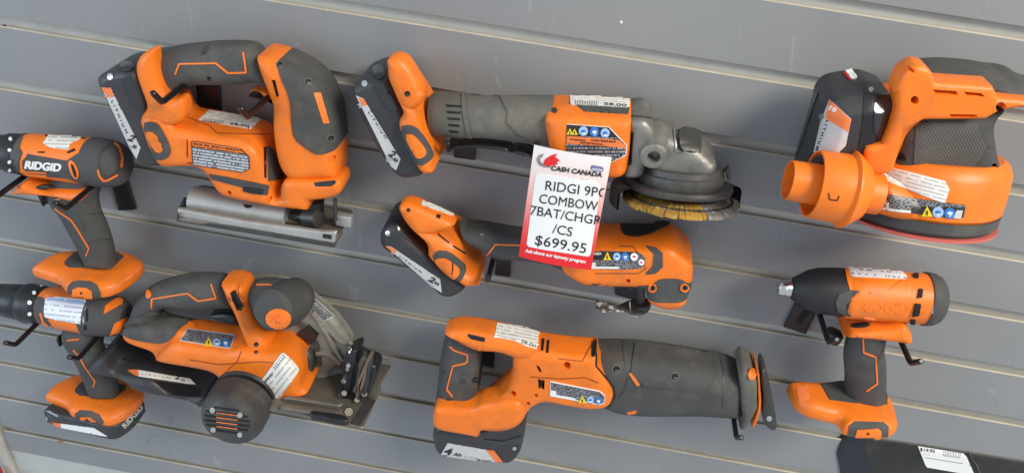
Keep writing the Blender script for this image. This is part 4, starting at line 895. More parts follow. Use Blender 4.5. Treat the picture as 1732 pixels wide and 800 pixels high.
# ------------------------------------------------------------------ circular saw
def circular_saw():
    D = .052; f = 'G'
    T = Tool('circular_saw', 'orange circular saw with dark motor end and dusty metal blade guard, beside the lower drill', 'circular saw', at(*q(f, 500, 560), D), 'orange cordless power tools')
    # blade guard and blade, parallel to the wall
    g = clam(T, 'blade_guard', 'guardmetal', P(f, '540,100 590,78 650,68 700,70 745,80 800,108 852,140 905,180 950,222 985,270 1010,310 1026,345 1010,400 985,440 960,425 930,470 860,520 760,520 640,420 560,260'), .034, .022, .008, .006, rule=.6, key='guard')[-1]
    stroke(T, 'guard_rim', 'guardmetal', P(f, '590,84 650,74 700,76 742,86 798,114 848,148 900,186 944,228 980,276 1006,320'), 4.5, .004, 'guard')
    stroke(T, 'guard_rib', 'guardmetal', P(f, '880,255 915,310 940,360 975,420'), 5, .004, 'guard'); stroke(T, 'guard_rib', 'guardmetal', P(f, '850,215 900,270 960,330 1000,350'), 5, .004, 'guard'); stroke(T, 'guard_rib', 'castd', P(f, '780,250 830,290 870,360 880,440'), 6, .004, 'guard'); stroke(T, 'guard_rib', 'guardmetal', P(f, '865,385 905,382 945,405 975,440'), 6, .005, 'guard')
    lab = drape(T, 'guard_label', 'dense', P(f, '852,162! 936,236! 886,258! 830,206!'), .0008, 'guard', 0, uv=P(f, '852,162 936,236 828,206'), step=2.5)
    stroke(T, 'label_border', 'silverlabel', P(f, '852,162 936,236 886,258 830,206'), 1.0, .0012, 'guard', lab, True)
    stroke(T, 'guard_mark', 'silverlabel', P(f, '605,82 660,80 740,92'), 1.2, .0010, 'guard'); stroke(T, 'guard_mark', 'orange_pale', P(f, '620,100 660,104 700,116'), 2.4, .0045, 'guard')
    c = at(*q(f, 770, 430), .030)
    lathe(T, 'saw_blade', 'dsteel', c + Vector((0, .0007, 0)), c - Vector((0, .0007, 0)), [(0, 0), (0, .068), (1, .068), (1, 0)], seg=80)
    drape(T, 'depth_bracket', 'black', P(f, '790,300! 832,270! 875,310! 850,345!'), .006, 'guard', 0, thick=.004)
    clam(T, 'inner_housing', 'castd', P(f, '830,320 880,370 870,430 880,520 860,560 790,540 780,420'), .045, .03, .008, .006)
    # level shoe
    pl = flat_plane(*q(f, 1055, 712), .118)
    clam(T, 'shoe', 'plate', P(f, '560,622! 720,640! 1040,706! 1058,712! 1070,690! 1138,540! 1130,530! 1178,446! 1140,440! 880,500! 600,500!'), 0, .004, .0015, .0012, plane=pl, smooth=0, rule=False, key='shoe')
    pl2 = Plane(pl.o + Vector((0, 0, .006)), (1, 0, 0), (0, 1, 0))
    clam(T, 'shoe_rail', 'plate', P(f, '720,590! 960,625! 985,610! 740,575!'), 0, .008, .002, .002, plane=pl2, smooth=0, rule=False, key='shoe')
    clam(T, 'edge_rail', 'plate', P(f, '705,628! 860,650! 870,630! 720,610!'), 0, .006, .002, .0015, plane=pl2, smooth=0, rule=False, key='shoe')
    clam(T, 'parallel_guide_clamp', 'black', P(f, '838,640 860,645! 990,660 1000,690! 960,692 905,680 880,672 835,668'), .006, .010, .003, .003, plane=pl2, rule=False)
    stroke(T, 'shoe_end_strip', 'castd', P(f, '1025,700! 1125,545!'), 14, .002, 'shoe')
    # upright bevel bracket at the front
    clam(T, 'bevel_bracket', 'black', P(f, '968,575 975,500 985,420 1000,352 1058,332! 1064,350 1045,380 1125,398 1142,412 1128,470 1090,568 1050,580 1010,600'), .062, .030, .006, .005, rule=.6, key='brk')
    clam(T, 'bracket_arm', 'castd', P(f, '985,590 1070,570 1040,640 1020,700 975,700'), .07, .02, .005, .004, key='brk')
    sc = stroke(T, 'bevel_scale', 'black', P(f, '1030,350! 985,575!'), 10, .003, 'brk')
    for x, y, r in ((1020, 362, 9), (1016, 384, 8), (1004, 432, 9), (1000, 448, 8), (986, 498, 9), (980, 560, 10)): drape(T, 'scale_stop', 'steel', disc_px(*q(f, x, y), r/2.3, n=6), .006, 'brk', 0, step=2, parent=sc)
    rnd = random.Random(3)
    for i in range(9):
        x0, y0 = 1062 + rnd.uniform(-10, 45), 395 + rnd.uniform(-12, 30); x1, y1 = 1030 + rnd.uniform(-14, 40), 560 + rnd.uniform(-20, 40); h = .080 + rnd.uniform(0, .004); mx, my = (x0+x1)/2 + rnd.uniform(-22, 22), (y0+y1)/2
        p = [((1-t)**2*x0+2*t*(1-t)*mx+t*t*x1, (1-t)**2*y0+2*t*(1-t)*my+t*t*y1) for t in np.linspace(0, 1, 9)]
        tube(T, 'debris_strand', ('wood', 'castd', 'dsteel')[i % 3], [at(*q(f, x, y), h) for x, y in p], .0021, seg=6)  # curved strands of loose debris on the bracket
    for x, y in ((980, 562), (1066, 565), (1035, 590)): lathe(T, 'bracket_bolt', 'plate', at(*q(f, x, y), .075), at(*q(f, x, y), .084), [(0, .0045), (.6, .0045), (1, .0035), (1, 0)], seg=6)
    lathe(T, 'depth_knob', 'plate', at(*q(f, 1000, 640), .075), at(*q(f, 1000, 640), .100), [(0, .0065), (.8, .0065), (1, .005), (1, 0)], seg=12)
    # battery lies below the handle
    bt = clam(T, 'battery_pack', 'casing', P(f, '-22,352 20,352 160,380 178,425 440,468 452,500 420,560 372,584 240,574 170,510 100,498 20,484 -14,462 -30,420'), D+.006, .070, .010, .008, p=1.4, key='battery_pack')[-1]
    lb = drape(T, 'battery_label', 'white', P(f, '72,466! 108,464! 330,502! 352,524! 318,522! 110,490!'), .0008, 'battery_pack', 0, parent=bt)
    drape(T, 'orange_band', 'orange_pale', P(f, '65,466! 106,464! 114,490! 92,484!'), .0013, 'battery_pack', 0, parent=lb)
    words(T, 'capacity_lettering', 'ink', '2', f, 262, 502, 282, 506, 18, .0013, 'battery_pack', lb, bold=.02, slant=.2); words(T, 'capacity_lettering', 'ink', 'Ah', f, 288, 510, 306, 514, 10, .0013, 'battery_pack', lb)
    words(T, 'chemistry_lettering', 'greyink', 'L I T H I U M', f, 125, 486, 240, 502, 7, .0012, 'battery_pack', lb)
    drape(T, 'release_latch', 'gloss', P(f, '48,412! 150,420! 162,436! 40,424!'), .0016, 'battery_pack', 0, parent=bt); screw(T, f, 34, 425, 9, 'battery_pack', parent=bt)
    drape(T, 'battery_side', 'black', P(f, '178,510! 235,518! 372,540! 368,578! 240,570!'), .0008, 'battery_pack', 0, parent=bt)
    # orange body
    body = clam(T, 'body_shell', 'orange', P(f, '190,345~ 200,330~ 215,325~ 250,320 300,262 345,246 450,262 560,280 600,270 640,280 760,292 800,308 838,350 850,400 846,430 896,462 898,480 884,546 792,576 770,606 750,616 705,645 660,620 560,540 455,505 438,470 330,448 184,425 180,400~ 182,370~'),
        D+.013, .062, .014, .011, pits=[pit(f, 608, 355, 14, .007), pit(f, 608, 388, 12, .007), pit(f, 806, 424, 7, .004)], key='body')[-1]
    stroke(T, 'shell_seam', 'seam', P(f, '330,420! 450,440! 620,428! 760,440!'), 1.0, .0006, 'body'); stroke(T, 'shell_seam', 'seam', P(f, '450,500! 530,425! 545,385!'), 1.0, .0006, 'body')
    clam(T, 'rear_base', 'orange', P(f, '36,312 48,296 100,290 260,290 330,320 330,440 250,436 182,426! 176,400 160,384 100,366 52,345'), D+.016, .030, .009, .007, rule='front', key='body')
    lab = drape(T, 'warning_label', 'dense', P(f, '316,290! 522,318! 498,372! 460,368! 285,340!'), .0008, 'body', 0, uv=P(f, '312,290 522,318 283,340'), step=2.5)
    stroke(T, 'label_border', 'silverlabel', P(f, '316,290 522,318 498,372 460,368 285,340'), .9, .0012, 'body', lab, True)
    icons(T, f, [('y', 408, 347, 18), ('w', 442, 350, 16), ('b', 480, 354, 17)], lab, 'body', .0016)
    clam(T, 'rear_grip', 'rubber', P(f, '42,304 60,262 84,222 100,176 140,122 200,86 290,60 380,49 470,56 500,70 545,180 540,215 500,192 440,196 385,208 300,202 225,192 206,205 210,222 300,245 330,255 280,290 258,325 215,346 160,342 50,314'), D, .042, .020, .016, rule=.8, key='grip')
    drape(T, 'grip_pad', 'rubber', P(f, '36,300 62,262 110,235 200,215 290,243 335,256 282,290 258,327 215,350 160,344 100,334 46,316'), .0022, 'body grip', 1, jump=.02)
    stroke(T, 'accent_line', 'orange_clean', P(f, '166,202! 168,164! 318,140! 362,172! 438,160! 418,102!'), 2.4, .0010, 'grip'); drape(T, 'lock_button', 'orange_clean', disc_px(*q(f, 155, 144), 4.2, 7), .0018, 'grip', 0, step=2)
    clam(T, 'trigger', 'black', P(f, '400,215 440,205 505,200 545,220 548,268 520,275 480,262 420,246'), D, .018, .006, .005)
    stroke(T, 'trigger_edge', 'orange_clean', P(f, '410,226 440,208 520,198'), 3, .0015, 'grip')
    col = clam(T, 'front_column', 'orange', P(f, '472,82 486,62 515,52 560,60 592,78 596,120 610,190 640,260 690,300 700,400 590,400 575,330 545,250 520,190 492,140'), D+.010, .050, .018, .015, rule=.5, pits=[(P(f, '498,140! 518,126! 552,190! 545,210! 528,212! 505,165!'), .006)], key='col')[-1]
    drape(T, 'lock_lever', 'black', P(f, '498,138! 520,126! 554,192! 546,210! 526,212! 504,165!'), .0012, 'col', 0, jump=.03, thick=.004)
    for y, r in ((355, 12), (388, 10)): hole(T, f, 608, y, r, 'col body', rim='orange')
    # auxiliary handle, standing out from the wall
    tipc = at(*q(f, 706, 236), .135); basec = Vector((tipc.x, -.045, tipc.z))
    tipc = at(*q(f, 668, 216), .124); pb = at(*q(f, 782, 150), .064)
    lathe(T, 'auxiliary_handle', 'rubber', pb, tipc, [(-.1, .0), (-.08, .018), (0, .022), (.3, .0245), (.7, .0245), (.92, .0235), (1, .019), (1.02, 0)], seg=44, key='aux')
    drape(T, 'handle_end_plug', 'orange', disc_px(*q(f, 702, 246), 21, 17), .0015, 'aux', 0)
    for s_ in ('680,232! 724,262!', '678,256! 728,240!', '702,226! 704,268!'): stroke(T, 'plug_rib', 'orange_pale', P(f, s_), 1.6, .003, 'aux')
    clam(T, 'handle_root', 'rubber', P(f, '560,120 600,82 700,80 800,100 848,150 850,200 790,270 700,290 640,280 590,210'), .056, .046, .026, .020, rule=.5, key='aux2')
    stroke(T, 'root_mark', 'orange_pale', P(f, '610,104 660,104 715,116'), 2.6, .0008, 'aux2')
    # motor: axis square to the wall
    ec = at(*q('R', 272, 676), .150); m0 = Vector((ec.x, -.106, ec.z))
    m_ = mpp(*q('R', 268, 650), .15)/4.21; k = lambda v: v*m_
    lathe(T, 'motor_cover', 'casing_dusty', m0, ec, [(0, k(226)), (.25, k(232)), (.45, k(230)), (.62, k(232)), (.78, k(222)), (.93, k(200)), (.985, k(180)), (1, k(168)), (1, 0)], seg=56, key='motor')
    lathe(T, 'motor_ring', 'casing', Vector((ec.x, -.085, ec.z)), Vector((ec.x, -.100, ec.z)), [(0, k(228)), (.3, k(238)), (.7, k(236)), (1, k(222))], seg=56, key='motor')
    for i, y in enumerate((545, 580, 612, 645, 676, 706)):
        w_ = (90, 150, 160, 160, 150, 100)[i]; sl = .14
        drape(T, 'vent_slot', 'cavity', [(*q('R', 268-w_, y-w_*sl), True), (*q('R', 268+w_, y+w_*sl), True), (*q('R', 268+w_, y+w_*sl+13), True), (*q('R', 268-w_, y-w_*sl+13), True)], .0005, 'motor', 0, step=2.5)
        if 0 < i < 5: drape(T, 'inner_fan', 'orange_pale', [(*q('R', 195, y-6), True), (*q('R', 345, y+14), True), (*q('R', 345, y+20), True), (*q('R', 195, y), True)], .0008, 'motor', 0, step=2.5)
    for x, y in ((168, 560), (362, 594), (172, 698), (362, 733)): screw(T, 'R', x, y, 19, 'motor', 'steel')
    st = drape(T, 'price_sticker', 'sticker', P('b', '365,60! 420,62 590,240 600,300 310,715! 250,660 80,455! 85,430'), .0012, 'body', 1, uv=P('b', '80,440 380,60 300,715'), step=2.5, jump=.03)
    words(T, 'sticker_price', 'ink', '$299.95', 'b', 140, 470, 262, 335, 34, .0018, 'body', st); words(T, 'sticker_barcode', 'greyink', '|||||||', 'b', 290, 255, 405, 110, 44, .0018, 'body', st)
MT['casing_dusty'] = mat('dusty_dark_casing', (.045, .044, .043), .6, dirt=.8, dirtcol=(.13, .11, .085), var=.2, bump=.3, wear=.3, wearcol=(.2, .19, .17))
circular_saw()

# ------------------------------------------------------------------ reciprocating saw
def recip():
    D = .050; f = 'O'
    T = Tool('reciprocating_saw', 'long orange reciprocating saw with dark rubber barrel and a 4Ah battery', 'reciprocating saw', at(*q(f, 500, 450), D), 'orange cordless power tools')
    b = clam(T, 'battery_pack', 'casing', P('H', '54,602 100,590 275,616 300,600 400,602 470,560 500,520 494,590 472,700 432,750 392,757 240,740 100,722 70,692'), D+.014, .034, .005, .004, p=1.4, rule='front', key='battery_pack')[-1]
    lb = drape(T, 'battery_label', 'silverlabel', P('H', '130,658! 312,690! 388,754! 330,748! 96,716!'), .0008, 'battery_pack', 0, parent=b)
    drape(T, 'orange_band', 'orange_pale', P('H', '312,690! 346,694! 392,752! 362,752!'), .0013, 'battery_pack', 0, parent=lb)
    words(T, 'capacity_lettering', 'ink', '4', 'H', 112, 706, 150, 712, 30, .0014, 'battery_pack', lb, bold=.03, slant=.2); words(T, 'capacity_lettering', 'ink', 'Ah', 'H', 156, 713, 194, 719, 15, .0014, 'battery_pack', lb, bold=.02, slant=.2)
    words(T, 'chemistry_lettering', 'greyink', 'L I T H I U M', 'H', 210, 722, 325, 745, 8, .0012, 'battery_pack', lb)
    drape(T, 'release_latch', 'gloss', P('H', '300,640! 390,648! 480,622! 476,660! 400,665! 320,655!'), .0014, 'battery_pack', 0, parent=b)
    for x, y in ((442, 682), (132, 722), (330, 748)): screw(T, 'H', x, y, 9, 'battery_pack', parent=b)
    clam(T, 'top_bar', 'orange', P(f, '104,80 112,44 150,19 230,18 300,28 370,44 480,66 570,90 598,98 576,214~ 520,230~ 460,225~ 392,194 290,190 240,180 150,130 110,114'), D+.019, .040, .014, .011, key='bar', rule=.9)
    sh = clam(T, 'body_shell', 'orange', P(f, '470,66 500,72 600,98 760,119 892,127! 888,258~ 938,338~ 976,402~ 976,450~ 942,490 850,496 740,478 640,456 592,460 535,498 508,560 470,590 400,610 284,606 240,560 245,515 266,450 280,394 330,384 452,300 457,280~ 450,276~'),
        D+.0125, .045, .011, .009, holes=[],
        pits=[pit(f, 448, 172, 16, .008), pit(f, 736, 270, 20, .010), pit(f, 458, 416, 15, .008), pit(f, 398, 531, 12, .006), pit(f, 534, 466, 10, .006), pit(f, 150, 116, 14, .004), pit(f, 575, 424, 10, .006),
              (P(f, '602,128! 620,128! 612,195! 598,192!'), .008), (P(f, '630,136! 646,136! 640,208! 624,206!'), .008), (P(f, '862,142! 886,142! 880,228! 862,226!'), .008), (P(f, '216,104! 240,108! 312,124! 308,150! 240,136! 220,122!'), .008), (P(f, '584,338! 620,344! 618,396! 586,388!'), .008), (P(f, '574,268! 592,272! 606,304! 590,302!'), .006)], key='shell')[-1]
    for s_ in ('603,130! 619,130! 612,194! 599,191!', '631,138! 645,138! 639,206! 625,204!', '863,144! 885,144! 879,226! 863,224!', '218,106! 240,110! 310,126! 306,148! 240,134! 222,121!', '586,340! 600,343! 598,390! 588,388!', '606,344! 618,346! 616,394! 606,392!', '576,270! 590,273! 604,302! 591,300!'): drape(T, 'dark_slot', 'cavity', P(f, s_), .0006, 'shell bar', 0, jump=.03, parent=sh)
    clam(T, 'battery_receiver', 'orange', P(f, '40,500 60,488 120,490 240,500 300,470 470,450 520,496 508,560 470,590 400,610 284,606 276,646! 180,628 46,604 31,560'), D+.022, .040, .010, .008, rule='front', key='shell')
    clam(T, 'brace', 'orange', P(f, '480,230 520,240 545,330 520,420 470,500 300,520 285,480 300,455 330,385 452,300'), D, .050, .014, .012, rule=.5, key='shell')
    clam(T, 'handle_grip', 'rubber', P(f, '100,118 118,104~ 142,92~ 215,112~ 268,150~ 272,180 280,240 276,300 274,380 266,450 245,512 225,518 130,504 46,492 60,400 70,285 88,175'), D, .050, .018, .015, key='grip', rule=.7)
    stroke(T, 'accent_line', 'orange_clean', P(f, '125,170! 150,192! 218,214! 215,248! 205,258! 142,272! 110,394! 140,432!'), 2.4, .0010, 'grip')
    for x, y, r in ((90, 308, 12), (192, 352, 12), (122, 452, 14)): screw(T, f, x, y, r, 'grip', 'dsteel')
    stroke(T, 'trigger_guard', 'orange', P(f, '281,178! 283,255!'), 5.5, .002, None)
    clam(T, 'trigger', 'black', P(f, '266,262 290,252 296,262 288,330 284,378 246,372 262,330'), D, .018, .005, .004)
    stroke(T, 'shell_seam', 'seam', P(f, '545,328! 700,340! 830,332! 900,360!'), 1.0, .0006, 'shell'); stroke(T, 'shell_seam', 'seam', P(f, '690,235! 815,248! 880,130!'), 1.2, .0006, 'shell')
    st = drape(T, 'price_sticker', 'sticker', P('d', '145,85! 560,140 760,170 1120,300! 1050,670! 800,600 540,480 80,405!'), .0010, 'bar', 0, uv=P('d', '130,85 1140,290 60,430'), step=2.5, jump=.03)
    words(T, 'sticker_barcode', 'greyink', '||||||||||||', 'd', 165, 395, 560, 455, 95, .0014, 'bar', st); words(T, 'sticker_price', 'ink', '58.00', 'd', 670, 520, 1000, 650, 70, .0014, 'bar', st)
    lab = drape(T, 'information_label', 'dense', P(f, '650,352! 905,402 932,425 930,462 905,470! 780,448! 648,425!'), .0008, 'shell', 1, uv=P(f, '650,352 932,408 646,425'), step=2.5)
    stroke(T, 'label_border', 'white', P(f, '650,352! 905,402 932,425 930,462 905,470! 780,448! 648,425!'), .9, .0012, 'shell', lab, True)
    icons(T, f, [('y', 815, 444, 20), ('w', 858, 445, 18), ('b', 900, 450, 18)], lab, 'shell', .0016)
    drape(T, 'label_strip', 'white', P(f, '652,396! 680,402! 680,420! 780,438! 780,447! 650,422!'), .0013, 'shell', 0, parent=lab, step=2.5)
    # barrel boot
    f = 'H'
    bt = clam(T, 'barrel_boot', 'rubber', P(f, '822,176! 960,174 1100,188 1300,220 1475,254 1500,300 1500,520 1480,542 1300,526 1090,532 930,520 880,500 810,470~ 790,330~'), D-.006, .064, .022, .019, key='boot')[-1]
    drape(T, 'boot_panel', 'rubber', P(f, '1004,192! 1350,236! 1372,330! 1365,380! 1320,412! 1150,402! 1040,392! 985,330!'), .0016, 'boot', 0, parent=bt, solid=True)
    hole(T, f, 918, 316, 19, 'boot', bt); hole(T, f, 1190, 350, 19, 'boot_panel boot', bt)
    for s_ in ('945,178! 952,270! 975,330! 960,400 930,445!', '1400,248 1418,340 1412,500'): stroke(T, 'boot_crease', 'castd', P(f, s_), 1.3, .0006, 'boot', bt)
    drape(T, 'accent_bar', 'orange_clean', P(f, '974,332! 990,330! 1030,386! 1012,390!'), .0012, 'boot', 0, parent=bt); drape(T, 'accent_bar', 'orange_clean', P(f, '965,516! 1012,506! 1008,518! 975,524!'), .0012, 'boot', 0, parent=bt)
    stroke(T, 'edge_gap', 'black', P(f, '822,178! 822,300! 864,352! 906,400! 912,440! 880,492!'), 2.2, .0010, 'boot shell', None)
    clam(T, 'nose_collar', 'rubber_dusty', P(f, '1468,232! 1490,202! 1518,214! 1548,238! 1556,300 1562,400 1568,450! 1550,530 1532,580! 1502,600! 1486,575! 1508,520 1490,440 1484,340'), D, .050, .006, .005, key='nose')
    clam(T, 'nose_rim', 'orange', P(f, '1554,244 1568,254 1575,330 1588,450 1577,515 1562,556 1540,576 1546,545 1571,450 1563,330'), D+.002, .044, .006, .005, rule=.6, key='nose', pits=[])
    drape(T, 'nose_boss', 'orange', disc_px(*q(f, 1545, 338), 6.5, 8), .003, 'nose', 0, step=2)
    clam(T, 'pivot_shoe', 'dsteel', P(f, '1578,252 1600,254 1618,320 1640,420 1664,556 1660,578 1640,584 1610,562 1590,520 1596,400 1584,330'), D+.004, .036, .005, .004, rule=.6, key='pshoe')
    for x, y, r in ((1630, 542, 13), (1608, 320, 8)): screw(T, f, x, y, r, 'pshoe', 'steel')
recip()

# ------------------------------------------------------------------ impact driver
def impact():
    D = .050; f = 'Q'
    T = Tool('impact_driver', 'orange impact driver with black nose and steel bit holder, no battery, at lower right', 'impact driver', at(*q(f, 350, 600), D), 'orange cordless power tools')
    m_ = mpp(*q(f, 400, 170), D)/2.424; k = lambda v: v*m_
    a, b = at(*q(f, 662, 188), D), at(*q(f, 0, 136), D); S = lambda x: (662-x)/662.0
    lathe(T, 'motor_housing', 'orange', a, b, [(S(600), k(96)), (S(590), k(104)), (S(450), k(106)), (S(320), k(107)), (S(275), k(106)), (S(262), k(100)), (S(262), 0)], seg=60, key='mh')
    lathe(T, 'rear_cap', 'rubber', a, b, [(0, 0), (0, k(60)), (S(656), k(82)), (S(645), k(96)), (S(625), k(106)), (S(605), k(110)), (S(588), k(110)), (S(586), k(100))], seg=60, key='rear')
    lathe(T, 'hammer_case', 'matte', a, b, [(S(290), k(100)), (S(255), k(101)), (S(200), k(99)), (S(150), k(94)), (S(110), k(82)), (S(85), k(66)), (S(70), k(58)), (S(58), k(52)), (S(50), k(46)), (S(50), 0)], seg=56, key='case')
    lathe(T, 'bit_holder', 'steel', a, b, [(S(60), k(30)), (S(46), k(34)), (S(40), k(36)), (S(22), k(36)), (S(18), k(33)), (S(-5), k(33)), (S(-10), k(30)), (S(-12), k(24)), (S(-12), k(14)), (S(20), k(12)), (S(20), 0)], seg=40, key='bit', caps=False)
    drape(T, 'nose_boot', 'rubber', P(f, '322,150! 285,146! 240,162! 226,196! 235,232! 262,248! 296,254! 270,226! 268,205!'), .0012, 'case mh', 0)
    drape(T, 'nose_edge', 'orange', P(f, '262,42! 276,42! 292,100! 300,148! 285,148! 274,110!'), .0010, 'mh case', 0)
    st = drape(T, 'price_sticker', 'scribble', P(f, '264,44! 490,64! 518,90! 516,102! 295,92! 284,82!'), .0010, 'mh', 0, uv=P(f, '262,44 518,66 262,98'), step=2.5)
    drape(T, 'raised_panel', 'orange', P(f, '330,150! 440,150! 500,106! 536,112! 520,272! 450,262! 290,256! 268,226! 276,190! 320,160!'), .0012, 'mh', 1)
    words(T, 'maker_lettering', 'orange', 'RIDGID', f, 326, 232, 524, 240, 40, .0018, 'mh', bold=.02)
    for s_ in ('568,142! 582,145! 578,178! 560,180!', '552,200! 574,204! 566,248! 540,252!', '534,265! 552,266! 548,282! 530,280!', '545,82! 566,84! 564,100! 546,97!', '530,66! 552,66! 550,74! 534,72!'): drape(T, 'vent_slot', 'cavity', P(f, s_), .0022, 'mh', 0, step=2)
    for s_ in ('360,154! 416,158! 414,164! 372,162!', '342,254! 388,260! 386,266! 350,262!'): drape(T, 'panel_slot', 'orange_pale', P(f, s_), .0022, 'mh', 0, step=2)
    drape(T, 'cap_mark', 'ltblue', P(f, '614,218! 630,208! 626,242! 612,248!'), .0006, 'rear', 0, step=2)
    clam(T, 'lower_housing', 'orange', P(f, '165,248 260,240 440,262 530,275 500,292 440,308 360,312 290,318 268,340 252,382 236,374 262,330 238,306 180,294'), D+.005, .052, .010, .008, key='lower')
    drape(T, 'direction_switch', 'black', P(f, '286,292 305,286 355,282 368,292 350,300 300,303'), .0020, 'lower mh', 1)
    clam(T, 'trigger', 'black', P(f, '183,298 215,294 258,318 262,334 244,372 215,376 196,352'), D, .020, .007, .006)
    clam(T, 'pistol_grip', 'rubber', P(f, '268,330 290,286~ 350,268~ 436,270~ 444,310~ 440,345 428,395 436,440 440,500 436,620 420,640 260,610 268,530 262,460 252,392'), D, .040, .020, .017, key='grip')
    stroke(T, 'accent_line', 'orange_clean', P(f, '425,322! 340,344! 342,402! 390,420! 396,530! 352,560!'), 2.4, .0010, 'grip')
    pl = flat_plane(*q(f, 280, 590), D)
    clam(T, 'foot', 'orange', P(f, '22,548 30,535 62,524 165,530 260,518 420,560 434,572 466,626 479,692 466,746 410,752 300,742 248,734 240,692 180,682 90,657 44,612'), 0, .024, .014, .009, plane=pl, key='foot', rule=.8,
        regions=[('foot_pad', 'rubber', P(f, '164,532! 200,527! 262,512 330,530 440,556! 436,618! 300,612! 200,598!'), .0014)])
    u_bumper(T, f, '276,742! 282,700! 305,684! 420,688! 442,705! 438,760! 420,760!', '302,750! 312,716! 396,712! 410,722! 408,760!', 'foot', (356, 728))
    drape(T, 'worn_patch', 'orange_pale', P(f, '66,548! 110,530! 124,592! 78,604!'), .0005, 'foot', 0)
impact()

# ------------------------------------------------------------------ black case, bottom right
def tool_case():
    f = 'W'
    T = Tool('tool_case', 'long black case with a white price sticker in the bottom right corner', 'case', at(*q(f, 900, 400), .06))
    pl = flat_plane(*q(f, 900, 230), .06)
    clam(T, 'case_body', 'casewood', P(f, '78,240 95,180 130,120! 200,84! 270,82! 880,168! 1732,305! 2100,360! 2100,1000! 150,1000! 115,420 '), -.0445, .095, .005, .004, p=1.6, smooth=1, rule='front', key='case')
    drape(T, 'case_end_sheen', 'bluesheen', P(f, '84,240! 130,124! 200,92! 300,100! 330,200! 350,300! 385,420! 385,460! 130,460!'), .0014, 'case', 1, jump=.04)  # thin skin on the left end carrying a painted bluish reflection
    st = drape(T, 'price_sticker', 'white', P(f, '795,176! 1195,240! 1225,268 1300,440! 1180,412! 875,360! 860,340'), .0010, 'case', 0, jump=.04)
    words(T, 'sticker_price', 'ink', '$19.95', f, 812, 212, 942, 230, 27, .0014, 'case', st); words(T, 'sticker_barcode', 'greyink', '|||||||||||', f, 1015, 248, 1165, 268, 36, .0014, 'case', st)
    stroke(T, 'sticker_rule', 'greyink', P(f, '860,272! 1190,325!'), .9, .0013, 'case', st); stroke(T, 'sticker_rule', 'silverlabel', P(f, '840,240! 905,250!'), 1.0, .0013, 'case', st)
    stroke(T, 'case_seam', 'black', P(f, '1232,232! 1300,330! 1345,440!'), 4, .0010, 'case'); stroke(T, 'case_edge', 'wood', P(f, '1246,240! 1312,335! 1345,420!'), 1.3, .0018, 'case')
MT['casewood'] = mat('scuffed_black_case', (.022, .021, .020), .5, dirt=.8, dirtcol=(.055, .047, .038), var=.3, bump=.4, wear=.3, wearcol=(.12, .10, .09))
MT['bluesheen'] = mat('painted_blue_sheen', (.012, .016, .026), .32, bump=.05)  # blue of the reflection is put into the base colour
tool_case()

